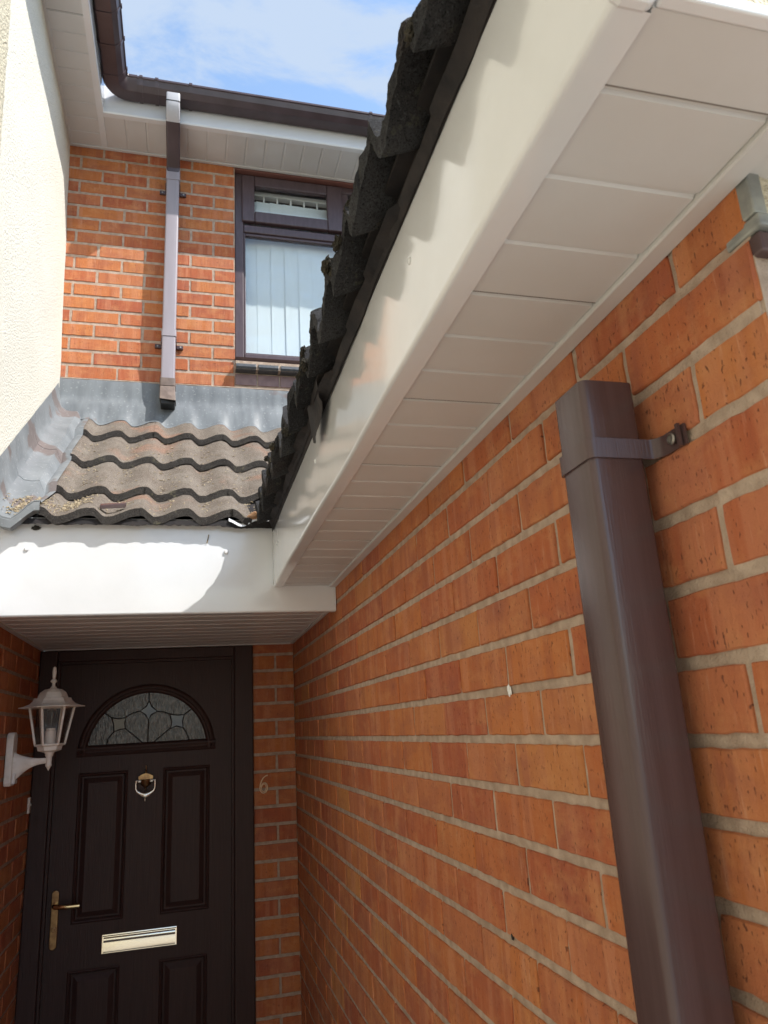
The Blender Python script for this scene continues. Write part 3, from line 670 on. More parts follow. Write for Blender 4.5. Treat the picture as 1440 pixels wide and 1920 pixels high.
# right-hand roof over the eaves box
rr = thing('side_roof', (.5,1.4,.70), 'dark mossy tiled roof edge overhanging the white eaves box on the right, against the sky', 'tiled roof')
X0, Z0 = .217, .688
for j in range(8):
    xf = X0+.27*j; z0 = Z0+(.0 if j==0 else .167+.2175*(j-1))
    sl_ = .46 if j == 0 else .72
    yfar = min(3.44, 2.40+.27*j)
    mp_ = (lambda z0: (lambda u, d, h: (d, u, z0+h)))(z0)
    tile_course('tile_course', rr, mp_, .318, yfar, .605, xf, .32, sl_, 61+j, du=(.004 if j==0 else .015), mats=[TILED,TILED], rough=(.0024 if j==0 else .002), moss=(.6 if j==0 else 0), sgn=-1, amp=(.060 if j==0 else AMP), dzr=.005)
m_ = MB(); m_.add([(.30,.36,.66),(2.6,.36,2.35),(2.6,3.44,2.35),(.30,3.44,.66),(.30,.36,.62),(2.6,.36,2.31),(2.6,3.44,2.31),(.30,3.44,.62)],[(0,1,2,3),(7,6,5,4),(0,4,5,1),(2,6,7,3),(0,3,7,4)]); m_.build('felt_underlay', FELT, rr)
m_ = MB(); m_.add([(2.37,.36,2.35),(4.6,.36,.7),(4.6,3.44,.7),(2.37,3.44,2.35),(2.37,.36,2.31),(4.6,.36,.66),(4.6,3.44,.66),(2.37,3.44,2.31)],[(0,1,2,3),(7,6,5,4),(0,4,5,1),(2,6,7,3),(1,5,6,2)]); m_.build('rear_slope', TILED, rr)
m_ = MB(); m_.add([(.309,.337,.70),(.50,.337,.70),(2.4,.337,2.31),(2.4,.345,2.31),(.50,.345,.70)],[(0,1,2)])
m_.add([(.309,.338,.5),(1.6,.338,.5),(1.6,.338,1.60),(.309,.338,.66)],[(0,1,2,3)]); m_.build('verge_render', PEBBLE, rr)
# loose black underlay hanging below the tiles over the fascia top
def felt_pts(y0, y1, zlo, seed, n, xo=.265, ztop=.70):
    A, B_, Cc = [], [], []
    for i in range(n+1):
        y = y0+(y1-y0)*i/n
        k = noise.noise(Vector((y*7,seed,0)))
        st = (int(y*6.3+seed)%3-1)*.006
        A.append((xo-.009+.006*k+st, y, zlo+.014+.008*noise.noise(Vector((y*9,seed,4)))+.3*st))
        B_.append((xo+.001+.004*k+.003*noise.noise(Vector((y*40,seed,5))), y, zlo+.008+.004*k+.003*noise.noise(Vector((y*33,seed,6)))))
        Cc.append((xo+.006+.002*noise.noise(Vector((y*12,seed,2))), y, zlo+.007*noise.noise(Vector((y*6,seed,7)))+.003*noise.noise(Vector((y*45,seed,9)))))
    return [A,B_,Cc]
m_ = MB(); m_.grid(felt_pts(.335,1.44,.652,1,90)); 
m_.grid([[ (p[0]+.002,p[1],p[2]) for p in r_] for r_ in felt_pts(.335,1.44,.652,1,90)])
m_.grid(felt_pts(1.40,2.42,.668,2,90,xo=.264)); m_.grid([[(p[0]+.002,p[1],p[2]) for p in r_] for r_ in felt_pts(1.40,2.42,.668,2,90,xo=.264)])
tr_ = []
for i in range(24):
    f_ = i/23; y = 1.36+.125*f_; tr_.append([( .248,y,.690-.01*f_),(.252,y,.650),(.258+.003*math.sin(f_*9),y,.640-.050*math.sin(f_*2.2)+.004*noise.noise(Vector((f_*20,0,0))))])
m_.grid([list(r_) for r_ in zip(*tr_)])
m_.box(.2722,.2738,.336,2.43,.652,.70)
m_.build('torn_underlay', FELT, rr, smooth=True, fixn=False)
m_ = MB(); m_.box(.252,.30,.34,2.43,.699,.706); m_.build('felt_edge', FELT, rr)
# mossy lumps on the tile ends
MOSS = tile_mat('moss', (.045,.042,.036), (.07,.063,.048), (.10,.085,.05), (.13,.115,.075))
rnd = random.Random(4)
for q in range(18):
    k = rnd.randrange(0,12); y = .605+.15*k+rnd.uniform(-.055,.045); x = .214+rnd.uniform(-.004,.012); z = .688+.060*hprof(-(y-.605)/.15)+rnd.uniform(-.018,.003)
    bmq = bmesh.new(); bmesh.ops.create_icosphere(bmq, subdivisions=3, radius=1)
    sx_, sy_, sz_ = rnd.uniform(.005,.010), rnd.uniform(.009,.022), rnd.uniform(.005,.012)
    for v in bmq.verts:
        n_ = 1+.5*noise.noise(v.co*2.2+Vector((q,0,0)))+.35*noise.noise(v.co*6+Vector((0,q,0))); v.co = Vector((x+v.co.x*sx_*n_, y+v.co.y*sy_*n_, z+v.co.z*sz_*n_))
    if q == 0: MM = MB()
    MM.add([tuple(v.co) for v in bmq.verts], [tuple(v.index for v in f.verts) for f in bmq.faces]); bmq.free()
tag(MM.build('moss', MOSS, rr, smooth=True), kind='stuff')

# upper roofs above the gutters
ur = thing('upper_roof', (1.8,3.2,3.17), 'main tiled roof edge just showing over the gutter above the upper window', 'tiled roof')
for j in range(5):
    tile_course('tile_course', ur, (lambda z0: (lambda u, d, h: (u, d, z0+h)))(3.147+.2175*j+(0 if j==0 else -.03)), -.33-.27*j if j else -.30, 4.2, -.26, 3.125+.27*j, .32, .72, 90+j, du=.02, mats=[TILED,TILED])
m_ = MB(); m_.add([(-.30,3.205,3.17),(4.2,3.205,3.17),(4.2,4.6,4.2),(-1.6,4.6,4.2),(-.30,3.205,3.13),(4.2,3.205,3.13),(4.2,4.6,4.16),(-1.6,4.6,4.16)],[(0,1,2,3),(7,6,5,4),(0,4,5,1),(2,6,7,3),(1,5,6,2),(0,3,7,4)]); m_.build('underlay', FELT, ur)
ul = thing('upper_roof', (-.9,1.0,3.17), 'neighbouring tiled roof rising above the gutter at the top left', 'tiled roof')
for j in range(5):
    tile_course('tile_course', ul, (lambda z0: (lambda u, d, h: (-d, u, z0+h)))(3.142+.2175*j+(0 if j==0 else -.03)), -3.5, 2.95+.27*j, 2.90, .385+.27*j, .32, .72, 120+j, du=.025, mats=[TILED,TILED])
m_ = MB(); m_.add([(-.46,-3.5,3.17),(-.46,3.2,3.17),(-1.9,4.6,4.2),(-1.9,-3.5,4.2),(-.46,-3.5,3.13),(-.46,3.2,3.13),(-1.9,4.6,4.16),(-1.9,-3.5,4.16)],[(0,1,2,3),(7,6,5,4),(0,4,5,1),(2,6,7,3),(1,5,6,2),(0,3,7,4)]); m_.build('underlay', FELT, ul)

# ---------------------------------------------------------------- lead
ld = thing('lead_flashing', (0,3.44,1.6), 'long grey lead flashing dressed down over the top tiles below the upper brick wall', 'lead flashing')
P = []
xs = np.arange(-.605,1.2,.008)
def lw_(x, s): return .003*noise.noise(Vector((x*6,s,0)))+.0015*noise.noise(Vector((x*25,s,1)))
rows_ = [('w',1.672,3.4435),('w',1.655,3.4405),('w',1.62,3.439),('w',1.585,3.438),('w',1.562,3.433),('w',1.548,3.424)]
for s, (q, z, y) in enumerate(rows_): P.append([(float(x), y-abs(lw_(x,s)), z+.6*lw_(x,s+9)) for x in xs])
for s, (y, k) in enumerate(((3.412,.25),(3.400,.7),(3.388,1.0),(3.378,1.0),(3.370,1.0))):
    P.append([(float(x), y+.003*noise.noise(Vector((x*5,0,7))), (1-k)*1.545+k*(porch_top(x,y)+.005)+lw_(x,s+20)*.4) for x in xs])
P.append([(p[0],p[1]-.0005,p[2]-.0028) for p in P[-1]])
m_ = MB(); m_.grid(P); m_.build('apron', LEAD, ld, smooth=True, fixn=False)
m_ = MB(); m_.box(-.605,1.2,3.441,3.4495,1.669,1.677); m_.build('mortar_fillet', MORTAR, ld, bevel=.003)
# side soaker along the cream wall
sl2 = thing('lead_flashing', (-.54,2.9,1.0), 'wide crumpled lead valley sheet between the cream wall and the porch tiles', 'lead flashing')
def soak(y, s):
    base = porch_top(-.4655, y)
    if base < 0: base = porch_top(-.4655, 2.430)
    zr = .63+.811*(y-2.41)+ (.035 if y<2.6 else .035)   # smooth valley line
    top = .914+.78*(y-2.485)
    pts = [(XL(top)+.002, top), (XL(top)+.006, top-.03), (-.590, zr+.075), (-.580, zr+.040), (-.560, zr+.022), (-.535, zr+.018), (-.51, max(zr+.02, base-.03)), (-.49, base-.008), (-.472, base+.006), (-.455, base+.007)]
    k = noise.noise(Vector((y*4,s,0)))*.0025
    return [(p[0]+.4*k, y, p[1]+(k+.0022*noise.noise(Vector((y*22,p[0]*40,s))))*(.3 if i in (0,8,9) else 1)) for i, p in enumerate(pts)]
ys = np.arange(2.405,3.40,.012)
m_ = MB()
laps = [2.405,2.665,2.94,3.40]
for i in range(3):
    yy_ = [laps[i]]+[y for y in ys if laps[i] < y < laps[i+1]]+[laps[i+1]+.03 if i<2 else 3.40]
    P = []
    for y in yy_:
        r_ = soak(min(y,laps[i+1]-.001),0); up_ = .0035*(1-(y-laps[i])/.3)
        P.append([(p[0],y,p[2]+up_+(.811*max(0,y-laps[i+1]) if i<2 else 0)) for p in r_])
    P = [[(p[0],p[1],p[2]-.004) for p in P[0]]]+P
    m_.grid(P)
fr_ = soak(2.407,0)
m_.grid([[(p[0],2.408,p[2]+.001) for p in fr_],[(p[0],2.404,p[2]-.006) for p in fr_],[(p[0],2.406,p[2]-.030+.004*noise.noise(Vector((p[0]*30,0,0)))) for p in fr_],[(p[0],2.438,p[2]-.032) for p in fr_]])
m_.build('valley_sheet', LEADV, sl2, smooth=True, fixn=False)

# ---------------------------------------------------------------- front door
DY = 3.57
dr = thing('front_door', (-.165,DY,GZ), 'dark brown panelled front door with an arched leaded fanlight, in the porch', 'door')
m_ = MB()
def fr_bar(x0,x1,z0,z1,y0): m_.box(x0,x1,y0,3.66,z0,z1)
m_.box(-.621,-.548,3.535,3.66,GZ,.397); m_.box(.212,.2975,3.535,3.66,GZ,.397); m_.box(-.548,.212,3.535,3.66,.348,.3965); m_.box(-.548,.212,3.535,3.66,GZ,GZ+.05)
m_.build('door_frame', DOORM, dr, bevel=.006, seg=3)
m_ = MB()   # inner rebate bead
m_.box(-.549,-.536,3.548,3.60,GZ+.05,.349); m_.box(.200,.2125,3.548,3.60,GZ+.05,.349); m_.box(-.536,.200,3.548,3.60,.336,.349)
m_.build('frame_bead', DOORM, dr, bevel=.003)
PAN = [(-.446,-.236,-.710,-.119),(-.098,.110,-.710,-.119),(-.449,-.241,-1.51,-.869),(-.095,.105,-1.51,-.869)]
FC = (-.162,-.045); FR = .256
def ph(d):
    if d < .004: return 0
    if d < .016: return .0045*math.sin(math.pi*(d-.004)/.012)
    if d < .020: return -.010*(d-.016)/.004
    if d < .026: return -.010
    if d < .046: return -.010+.012*(d-.026)/.020
    return .002
def hgrid(x0,x1,z0,z1,step,fh,skip):
    nx = int(round((x1-x0)/step)); nz_ = int(round((z1-z0)/step)); mb = MB()
    X = [x0+(x1-x0)*i/nx for i in range(nx+1)]; Z = [z0+(z1-z0)*i/nz_ for i in range(nz_+1)]
    mb.v = [(x, DY-fh(x,z), z) for z in Z for x in X]
    for j in range(nz_):
        for i in range(nx):
            if not skip((X[i]+X[i+1])/2,(Z[j]+Z[j+1])/2):
                a = j*(nx+1)+i; mb.f.append((a,a+1,a+nx+2,a+nx+1)); mb.m.append(0)
    return mb
lx0,lx1,lz0,lz1 = -.5365,.2005,GZ+.052,.337
def sk_(x,z):
    for (a,b_,c,d) in PAN:
        if a < x < b_ and c < z < d: return True
    return z > FC[1]+.012 and (x-FC[0])**2+(z-FC[1])**2 < (FR+.012)**2
m_ = MB()
xs_ = sorted({lx0,lx1,*[p[i] for p in PAN for i in (0,1)],*np.linspace(lx0,lx1,60).tolist()}); zs_ = sorted({lz0,lz1,*[p[i] for p in PAN for i in (2,3)],*np.linspace(lz0,lz1,150).tolist()})
m_.v = [(x,DY,z) for z in zs_ for x in xs_]
for j in range(len(zs_)-1):
    for i in range(len(xs_)-1):
        if not sk_((xs_[i]+xs_[i+1])/2,(zs_[j]+zs_[j+1])/2):
            a = j*len(xs_)+i; m_.f.append((a,a+1,a+len(xs_)+1,a+len(xs_))); m_.m.append(0)
m_.box(lx0,lx1,DY+.024,DY+.045,lz0,lz1)
leaf = m_.build('door_leaf', DOORM, dr)
for (a,b_,c,d) in PAN:
    ds = [0,.004,.007,.010,.013,.016,.020,.026,.033,.040,.046]
    P = []
    for d_ in ds:
        h = ph(d_+1e-6); x0,x1,z0,z1 = a+d_,b_-d_,c+d_,d-d_
        P.append([(x0,DY-h,z0),(x1,DY-h,z0),(x1,DY-h,z1),(x0,DY-h,z1),(x0,DY-h,z0)])
    m_ = MB(); m_.grid(P); m_.add(P[-1][:4],[(0,1,2,3)]); m_.build('raised_panel', DOORM, leaf, smooth=True, ang=28)
# fanlight
fl = MB()
arc = [(FC[0]+FR*math.cos(R(a)), FC[1]+FR*math.sin(R(a))) for a in np.linspace(6.7,173.3,48)]
fl.add([(x,DY+.006,z) for x,z in arc],[tuple(range(len(arc)))]); fan = fl.build('fanlight', OBSC, dr)
m_ = MB(); prof = [(-.004,-.004),(.001,.006),(.006,.010),(.012,.009),(.016,.004),(.021,.004),(.026,.009),(.032,.007),(.036,-.002)]
P = []
for a in np.linspace(0,180,64):
    P.append([(FC[0]+(FR+r_)*math.cos(R(a)), DY-h, FC[1]-.006+(FR+r_)*math.sin(R(a))) for r_, h in prof])
m_.grid(P)
P = []
for x in (FC[0]-FR-.036, FC[0]+FR+.036): P.append([(x, DY-h, FC[1]+.032-r_*1.2) for r_, h in [(q[0]+.002,q[1]) for q in prof]])
m_.grid(P); m_.build('arch_moulding', DOORM, fan, smooth=True, ang=50)
CAM = {'top':[(-.1632,.2100),(-.1621,.1668)],
'star':[(-.1621,.1668),(-.1728,.1426),(-.1995,.1238),(-.1761,.107),(-.1623,.084),(-.1519,.1057),(-.1257,.1187),(-.1484,.1391),(-.1621,.1668)],
'mid':[(-.1623,.084),(-.1624,.031),(-.1624,-.0151)],
'armL':[(-.1995,.1238),(-.229,.1164),(-.2504,.1065),(-.2609,.096)],'armR':[(-.1257,.1187),(-.0923,.1138),(-.0719,.1038)],
'sqL':[(-.3172,.1012),(-.2889,.0944),(-.2588,.0981),(-.2623,.0762),(-.2592,.0519),(-.2828,.0489),(-.3061,.0415),(-.3086,.07),(-.3172,.1012)],
'sqR':[(-.0719,.1038),(-.0382,.0975),(-.009,.0982),(-.0153,.0716),(-.0126,.0423),(-.0418,.0507),(-.0662,.0431),(-.0624,.0741),(-.0719,.1038)],
'swL':[(-.2592,.0519),(-.2257,.0237),(-.1833,-.0138)],'swR':[(-.0662,.0431),(-.0988,.0184),(-.1397,-.0143)],
'outL':[(-.3061,.0415),(-.3284,.0145),(-.3356,-.0152)],'outR':[(-.0126,.0423),(.0036,.0169),(.0152,-.0127)],
'cL':[(-.350,.1240),(-.3172,.1012)],'cR':[(-.009,.0982),(.031,.1275)]}
m_ = MB()
for k, p in CAM.items(): m_.tube([(x,DY+.0045,z) for x,z in p], .0028, 8, nrm=(0,1,0))
m_.build('lead_came', CAME, fan, smooth=True)
m_ = MB()
for k in ('star','sqL','sqR'): m_.add([(x,DY+.0048,z) for x,z in CAM[k][:-1]],[tuple(range(len(CAM[k])-1))])
m_.build('bevelled_glass', BEVG, fan)
# letterbox
lb = MB(); lb.box(-.3205,-.0205,DY-.010,DY+.001,-.827,-.7535); PLATE = mat('pale_polished_brass', (.84,.79,.66), .12, metal=1, bump=1, bscale=25, bamt=.08)
lbo = lb.build('letterbox', PLATE, dr, bevel=.004, seg=3)
m_ = MB()
pr = [(DY-.011,-.765),(DY-.0145,-.768),(DY-.0165,-.772),(DY-.0165,-.777),(DY-.0135,-.781),(DY-.0130,-.785),(DY-.0205,-.815),(DY-.019,-.819),(DY-.010,-.819),(DY-.010,-.765)]
m_.prism(pr,0,-.311,-.030); m_.build('flap', PLATE, lbo, smooth=True, ang=40)
m_ = MB(); m_.box(-.315,-.026,DY-.0125,DY-.010,-.762,-.7595); m_.build('hinge_gap', BLACK, lbo)
# handle
m_ = MB()
pts = []
for a in range(0,181,15): pts.append((-.504+.0145*math.cos(R(a)), -.585+.0145*math.sin(R(a))))
for a in range(180,361,15): pts.append((-.504+.0145*math.cos(R(a)), -.775+.0145*math.sin(R(a))))
m_.prism(pts,1,DY-.009,DY-.0005); hd = m_.build('door_handle', BRASSD, dr, bevel=.003, seg=3)
m_ = MB(); m_.tube([(-.502,DY-.008,-.625),(-.502,DY-.035,-.625),(-.498,DY-.046,-.6255),(-.480,DY-.050,-.627),(-.45,DY-.050,-.629),(-.405,DY-.048,-.629)], [.010,.010,.010,.0095,.0092,.0088], 14); m_.build('lever', BRASS, hd, smooth=True)
m_ = MB(); m_.lathe([(.0085,0),(.0085,.004),(.006,.005)], (-.504,DY-.009,-.715), 16, (0,-1,0)); m_.box(-.5052,-.5028,DY-.0145,DY-.0135,-.722,-.708); m_.build('lock_cylinder', BRASSD, hd)
# knocker
kx = -.1655
m_ = MB(); m_.lathe([(.0015,.052),(.0032,.046),(.0022,.038),(.0045,.030),(.006,.0285),(.0035,.026),(.005,.018),(.003,.012)], (kx,DY-.008,-.160), 12, (0,0,1))
m_.prism([(kx-.030,-.165),(kx+.030,-.165),(kx+.030,-.153),(kx+.014,-.144),(kx,-.141),(kx-.014,-.144),(kx-.030,-.153)],1,DY-.018,DY-.0005)
m_.lathe([(.002,0),(.008,.002),(.020,.012),(.028,.028),(.030,.034)], (kx,DY-.003,-.200), 20, (0,0,1))
m_.lathe([(.001,0),(.004,.004),(.002,.010),(.004,.014)], (kx,DY-.006,-.214), 12, (0,0,1))
kn = m_.build('door_knocker', BRASSD, dr, smooth=True, ang=40)
m_ = MB(); m_.prism([(kx-.031,-.177),(kx+.031,-.177),(kx+.031,-.1665),(kx-.031,-.1665)],1,DY-.021,DY-.0005); m_.build('knocker_plate', CHROME, kn, bevel=.002)
m_ = MB()
cur = [(kx-.0385,-.170),(kx-.040,-.185),(kx-.039,-.203),(kx-.034,-.214),(kx-.022,-.222),(kx-.008,-.229),(kx,-.231),(kx+.008,-.229),(kx+.022,-.222),(kx+.034,-.214),(kx+.039,-.203),(kx+.040,-.185),(kx+.0385,-.170)]
rad = [.0032,.0034,.0036,.0042,.0058,.0090,.0105,.0090,.0058,.0042,.0036,.0034,.0032]
m_.tube([(x,DY-.024,z) for x,z in cur], rad, 10, nrm=(0,1,0), flat=.6)
m_.tube([(kx-.041,DY-.022,-.170),(kx+.041,DY-.022,-.170)], .0030, 10)
m_.lathe([(.001,0),(.0032,.006),(.0018,.014),(.003,.018)], (kx,DY-.024,-.256), 10, (0,0,1))
m_.build('knocker_ring', CHROME, kn, smooth=True)

# bell push strip on the left
bl = thing('bell_push', (-.612,3.49,-.26), 'tiny pale bell push at the left edge of the door frame, below the lantern', 'bell push')
m_ = MB(); m_.box(-.6205,-.611,3.480,3.505,-.262,-.200); m_.build('plate', LAMPW, bl, bevel=.002)
m_ = MB(); m_.lathe([(.005,0),(.005,.003),(.002,.004)], (-.611,3.492,-.228), 12, (1,0,0)); m_.build('button', BULB, bl)

# house number
m_ = MB()
def six(t):   # hollow script numeral
    pass
sx0, sz0 = .341, -.222
outl = [(.0190,.036),(.010,.034),(.000,.027),(-.009,.014),(-.0145,-.002),(-.0165,-.016),(-.014,-.028),(-.007,-.036),(.001,-.038),(.010,-.034),(.0165,-.024),(.0175,-.012),(.014,-.001),(.007,.005),(-.001,.004),(-.008,-.003),(-.011,-.013)]
inl = [(-.0105,-.016),(-.0085,-.025),(-.003,-.031),(.004,-.031),(.009,-.026),(.0115,-.016),(.010,-.006),(.005,-.0005),(-.002,-.001),(-.007,-.007)]
m_.tube([(sx0+x,3.5435,sz0+z) for x,z in outl], .0026, 8, nrm=(0,1,0)); m_.tube([(sx0+x,3.5435,sz0+z) for x,z in inl], .0018, 8, nrm=(0,1,0), closed=True)
NUMB = mat('pale_brass', (.85,.68,.48), .35, metal=.5)
tag(m_.build('house_number', NUMB, smooth=True), 'thin brass house number 6 on the brick strip to the right of the door', 'house number')

# ---------------------------------------------------------------- wall lantern
LX, LY = -.480, 3.04
la = thing('wall_lantern', (-.61,LY,-.13), 'cream six-sided lantern with a bulb, on a curved arm by the front door', 'lantern')
m_ = MB(); m_.lathe([(.001,.283),(.0055,.279),(.0075,.262),(.0060,.245),(.0045,.238),(.0110,.232),(.0120,.228),(.0060,.222),(.0060,.212),(.011,.206),(.013,.198)], (LX,LY,0), 18); m_.build('finial', LAMPW, la, smooth=True)
m_ = MB(); m_.lathe([(.010,.203),(.030,.199),(.045,.188),(.052,.174),(.053,.168),(.064,.168),(.068,.158),(.078,.148),(.098,.140),(.114,.137),(.114,.1335),(.075,.1335),(.070,.140)], (LX,LY,0), 6, rot=R(12)); m_.build('lantern_roof', LAMPW, la, bevel=.0012)
for k in range(6):
    a = R(12+60*k); a2 = R(12+60*(k+1))
    m_ = MB(); m_.tube([(LX+.076*math.cos(a),LY+.076*math.sin(a),.134),(LX+.050*math.cos(a),LY+.050*math.sin(a),.004)], [.0044,.0040], 6, flat=.7); m_.build('glazing_bar', LAMPW, la)
    m_ = MB(); m_.add([(LX+.073*math.cos(a),LY+.073*math.sin(a),.134),(LX+.073*math.cos(a2),LY+.073*math.sin(a2),.134),(LX+.048*math.cos(a2),LY+.048*math.sin(a2),.005),(LX+.048*math.cos(a),LY+.048*math.sin(a),.005)],[(0,1,2,3)]); m_.build('glass_pane', LGLASS, la)
m_ = MB(); m_.lathe([(.020,-.024),(.040,-.018),(.043,-.004),(.053,.000),(.053,.005),(.040,.006)], (LX,LY,0), 6, rot=R(12)); m_.build('base_tray', LAMPW, la, bevel=.001)
m_ = MB(); m_.lathe([(.0005,-.088),(.006,-.078),(.0085,-.074),(.011,-.072),(.011,-.066),(.0095,-.062),(.0105,-.050),(.0105,-.040),(.014,-.036),(.014,-.030),(.017,-.026),(.018,-.020)], (LX,LY,0), 20); m_.build('stem', LAMPW, la, smooth=True, ang=50)
m_ = MB(); m_.lathe([(.019,.004),(.019,.050),(.016,.052),(.016,.060)], (LX,LY,0), 20); m_.build('lamp_holder', BULB, la, smooth=True)
m_ = MB(); m_.lathe([(.012,.060),(.015,.070),(.022,.088),(.024,.105),(.019,.122),(.008,.130),(.001,.131)], (LX,LY,0), 20); m_.build('bulb', LGLASS, la, smooth=True)
m_ = MB()
P = []
for i in range(15):
    f_ = i/14; x = -.596+f_*(LX-.008+.596); hw = .0095+.042*(1-f_)**2.4; cz_ = -.052-.016*(1-f_)**2; tk = .0065+.012*(1-f_)**2
    ring = [(x,LY+tk*math.cos(R(a)), cz_+hw*math.sin(R(a))*(1 if math.sin(R(a))>0 else 1.1)) for a in range(0,360,24)]
    P.append(ring+ring[:1])
m_.grid(P); m_.build('arm', LAMPW, la, smooth=True)
m_ = MB(); m_.prism([(LY-.030,-.120),(LY-.024,-.132),(LY+.030,-.132),(LY+.038,-.120),(LY+.038,.030),(LY+.028,.046),(LY+.018,.052),(LY-.012,.052),(LY-.022,.046),(LY-.030,.030)],0,-.6205,-.596); m_.build('backplate', LAMPW, la, bevel=.004, seg=3)
m_ = MB(); m_.box(-.596,-.585,LY-.020,LY+.028,-.125,-.088); sn = m_.build('sensor', BULB, la, bevel=.003)
m_ = MB(); m_.lathe([(.006,0),(.0065,.0015),(.003,.0035)], (-.585,LY+.004,-.106), 14, (1,0,0)); m_.build('sensor_eye', BLACK, sn)

# ---------------------------------------------------------------- upper window
WY = 3.482
wn = thing('window', (1.08,WY,1.82), 'brown framed upstairs window over the porch, with a small top vent', 'window')
m_ = MB()
def fb(x0,x1,z0,z1,y=WY): m_.box(x0,x1,y,WY+.06,z0,z1)
zb, zt = 1.842, 3.0055
fb(.2125,.262,zb,zt); fb(1.90,1.95,zb,zt); fb(.262,1.90,zt-.045,zt); fb(.262,1.90,zb,zb+.048); fb(.808,.858,zb+.048,zt-.045); fb(.262,.808,2.628,2.676)
m_.build('frame', FRAME, wn, bevel=.006, seg=3)
m_ = MB(); m_.box(.213,1.949,3.4535,3.545,3.006,3.0185); m_.build('head_trim', HEADT, wn)
m_ = MB()   # glazing beads lower left light
for (x0,x1,z0,z1) in ((.262,.272,1.89,2.628),(.798,.808,1.89,2.628),(.272,.798,1.89,1.900),(.272,.798,2.612,2.628)): m_.box(x0,x1,WY+.010,WY+.04,z0,z1)
m_.build('glazing_bead', FRAME, wn, bevel=.003)
m_ = MB()   # top hung casement, proud
for (x0,x1,z0,z1) in ((.252,.322,2.690,2.992),(.730,.818,2.690,2.992),(.322,.730,2.690,2.760),(.322,.730,2.925,2.992)): m_.box(x0,x1,WY-.014,WY+.02,z0,z1)
cs = m_.build('vent_casement', FRAME, wn, bevel=.007, seg=3)
m_ = MB(); m_.box(.322,.730,WY+.006,WY+.008,2.760,2.925); m_.build('pane', PANE, cs)
m_ = MB(); m_.box(.318,.734,WY+.024,WY+.045,2.752,2.782); m_.build('inner_sash', WHITEF, cs)
m_ = MB(); m_.box(.272,.798,WY+.022,WY+.024,1.90,2.612); m_.build('pane', PANE, wn)
m_ = MB(); m_.box(.858,1.90,WY+.022,WY+.024,1.89,2.973); m_.build('pane', PANE, wn)
m_ = MB(); m_.prism([(3.43,1.8395),(3.437,1.8415),(3.55,1.8415),(3.55,1.795),(3.50,1.795)],0,.2125,1.95); m_.build('sill_board', FRAME, wn)
m_ = MB()
x = .2135
while x < 1.94:
    x1 = min(x+.102, 1.948); m_.prism([(3.402,1.765),(3.398,1.772),(3.400,1.785),(3.412,1.797),(3.52,1.834),(3.52,1.760),(3.412,1.760)],0,x,x1); x += .1125
m_.build('sill_tile', BLACKTILE, wn, bevel=.002)
m_ = MB(); m_.box(.213,1.949,3.407,3.54,1.762,1.806); m_.build('sill_mortar', MORTAR, wn)
m_ = MB(); x = .2135
while x < 1.94:
    x1 = min(x+.106, 1.948); m_.box(x,x1,3.445,3.54,1.690,1.752); x += .1135
m_.build('soldier_brick', BROWNBRICK, wn, bevel=.002)
m_ = MB(); m_.box(.213,1.949,3.4505,3.54,1.679,1.759); m_.build('sill_mortar', MORTAR, wn)
# room behind
rm = MB(); rm.add([(0,4.9,1.2),(2.6,4.9,1.2),(2.6,4.9,3.3),(0,4.9,3.3),(0,3.56,1.2),(2.6,3.56,1.2),(2.6,3.56,3.3),(0,3.56,3.3)],[(0,1,2,3),(0,3,7,4),(1,5,6,2),(3,2,6,7),(0,4,5,1)])
rm.build('room_lining', ROOMM, wn)
bd = thing('vertical_blind', (1.1,3.60,3.0), 'pale vertical slat blind hanging behind the upstairs window glass', 'blind')
m_ = MB(); m_.box(.25,1.93,3.542,3.582,2.925,2.950); m_.build('headrail', WHITEF, bd, bevel=.003)
x = .262; k = 0
while x < 1.92:
    m_ = MB(); P = []
    for z in (1.80,2.0,2.4,2.893):
        P.append([(x+.089*q/5, 3.555+.004*q/5+.001*math.sin(math.pi*q/5)+.003*math.sin(z*3+k), z) for q in range(6)])
    m_.grid(P); sl_o = m_.build('blind_slat', BLIND, bd, smooth=True)
    m_ = MB(); m_.box(x+.038,x+.048,3.551,3.563,2.890,2.926); m_.build('slat_hook', WHITEF, sl_o)
    x += .0765; k += 1

# ---------------------------------------------------------------- small things on the porch roof and fascia
tr = MB(); ty = 2.52
def tt_(x, y): return porch_top(x, y)
m_ = MB()
base = tt_(-.235,2.46)+.004
m_.add([(-.283,2.445,base+.002),(-.203,2.452,base+.010),(-.203,2.47,base+.020),(-.283,2.463,base+.012),(-.283,2.443,base+.014),(-.203,2.450,base+.024),(-.203,2.468,base+.034),(-.283,2.461,base+.026)],[(0,3,2,1),(4,5,6,7),(0,1,5,4),(1,2,6,5),(2,3,7,6),(3,0,4,7)])
tag(m_.build('plastic_offcut', BROWNP, bevel=.002), 'small brown plastic offcut lying in a tile trough on the porch roof', 'offcut')
m_ = MB(); P = []
for i in range(14):
    x = .128+.135*i/13; s = .004*math.sin(i*.9+1); zz_ = .687-.012*math.sin(math.pi*min(1,i/9))+.018*(i/13)**3; P.append([(x,2.432,zz_+.008+s),(x,2.426,zz_+s),(x,2.425,zz_-.003+s)])
m_.grid(P); P2 = [[(p[0],p[1],p[2]-.002) for p in r_] for r_ in P]; m_.grid(P2)
tag(m_.build('plastic_strip', PVC, smooth=True, fixn=False), 'bent white plastic strip under the last tile at the inner corner of the eaves', 'plastic strip')
bmq = bmesh.new(); bmesh.ops.create_icosphere(bmq, subdivisions=4, radius=1)
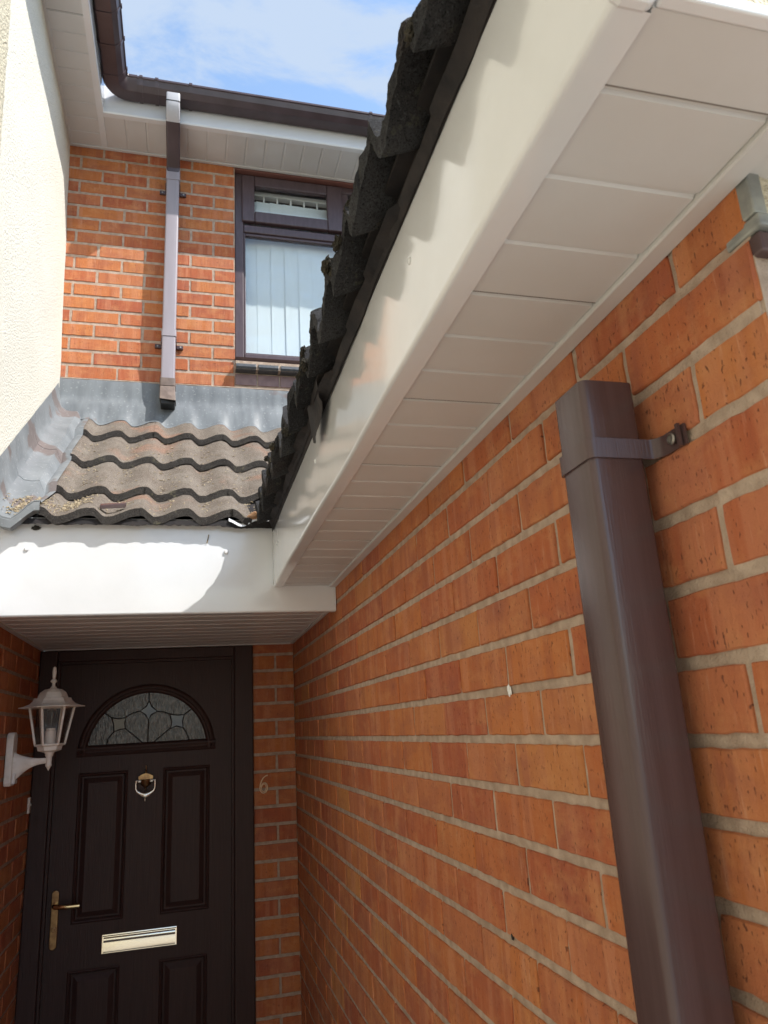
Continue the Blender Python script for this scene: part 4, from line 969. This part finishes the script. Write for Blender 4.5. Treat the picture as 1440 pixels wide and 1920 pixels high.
for v in bmq.verts:
    n_ = 1+.35*noise.noise(v.co*3)+.2*noise.noise(v.co*8); v.co = Vector((.226+v.co.x*.040*n_, 2.436+v.co.y*.016*n_, .711+v.co.z*.013*n_+.35*v.co.x*.045))
me = bpy.data.meshes.new('mortar_lump'); bmq.to_mesh(me); bmq.free(); me.materials.append(SANDM); ml_ = bpy.data.objects.new('mortar_lump', me); C.objects.link(ml_)
tag(ml_, 'rough orange mortar lump under the last porch tile at the inner corner', 'mortar')
m_ = MB(); m_.tube([(.058,2.4575,.618),(.0615,2.4572,.633),(.064,2.4575,.647)], .0018, 6)
tag(m_.build('twig', DEBRIS), 'short dark twig stuck to the white porch fascia', 'twig')
bmq = bmesh.new(); bmesh.ops.create_icosphere(bmq, subdivisions=3, radius=1)
for v in bmq.verts:
    n_ = 1+.7*noise.noise(v.co*2.3); v.co = Vector((-.470+v.co.x*.012*n_, 2.455+v.co.y*.006*n_, .664+v.co.z*.007*n_))
me = bpy.data.meshes.new('moss_clump'); bmq.to_mesh(me); bmq.free(); me.materials.append(MOSS); o = bpy.data.objects.new('moss_clump', me); C.objects.link(o); tag(o, 'small dark moss clump stuck at the top left of the white porch fascia', 'moss clump')
rnd = random.Random(12)
m_ = MB()
for q in range(900):
    if q < 330: x, y = rnd.gauss(-.50,.035), rnd.gauss(2.47,.035)
    elif q < 500: x, y = rnd.gauss(-.385,.03), rnd.gauss(2.56,.05)
    else:
        x = -.39+.15*rnd.randrange(0,5)+rnd.gauss(0,.03); y = rnd.choice([2.66,2.93,3.2,2.8,3.05,2.55])+rnd.gauss(-.05,.05)
    if x < -.585 or y < 2.415 or y > 3.36: continue
    if x < -.47: z = soak(y,0)[int(min(9,max(3,3+(x+.58)/.02)))][2]+.004
    else: z = porch_top(x,y)+.002
    a = rnd.uniform(0,6.28); l = rnd.uniform(.002,.007) if q>330 else rnd.uniform(.003,.009); w = rnd.uniform(.0008,.002)
    dx, dy = math.cos(a)*l, math.sin(a)*l; nx_, ny = -math.sin(a)*w, math.cos(a)*w; sl_ = .7
    b0 = [(x-dx-nx_,y-dy-ny,z+sl_*(-dy)),(x+dx-nx_,y+dy-ny,z+sl_*dy),(x+dx+nx_,y+dy+ny,z+sl_*dy+.001),(x-dx+nx_,y-dy+ny,z-sl_*dy+.001)]
    m_.add(b0+[(x,y,z+.003)],[(0,1,2,3),(0,1,4),(1,2,4),(2,3,4),(3,0,4)], 0 if rnd.random()<.5 else 1)
tag(m_.build('leaf_litter', [DEBRIS,STRAW]), 'dry seed husks and leaf litter scattered over the porch tiles and lead', 'leaf litter', kind='stuff')
# mortar blobs on the brick wall
for nm, y, z, s, mt, lab in (('mortar_spot',1.103,.040,(.004,.006,.009),WHITEF,'small white mortar splash on the shaded side wall at mid height'),
                             ('mortar_spot',.613,-.053,(.002,.006,.010),MORTAR,'grey mortar smear on a brick to the right of the near downpipe'),
                             ('debris_crumb',1.186,-.324,(.003,.003,.004),BLACK,'tiny dark crumb stuck in a mortar joint low on the side wall')):
    bmq = bmesh.new(); bmesh.ops.create_icosphere(bmq, subdivisions=3, radius=1)
    for v in bmq.verts:
        n_ = 1+.5*noise.noise(v.co*2+Vector((y,z,0))); v.co = Vector((XW+.001-v.co.x*s[0]*.6*n_, y+v.co.y*s[1]*n_, z+v.co.z*s[2]*n_+v.co.y*s[1]*.5))
    me = bpy.data.meshes.new(nm); bmq.to_mesh(me); bmq.free(); me.materials.append(mt); o = bpy.data.objects.new(nm, me); C.objects.link(o); tag(o, lab, 'mortar spot' if 'mortar' in lab[:20] else 'crumb')
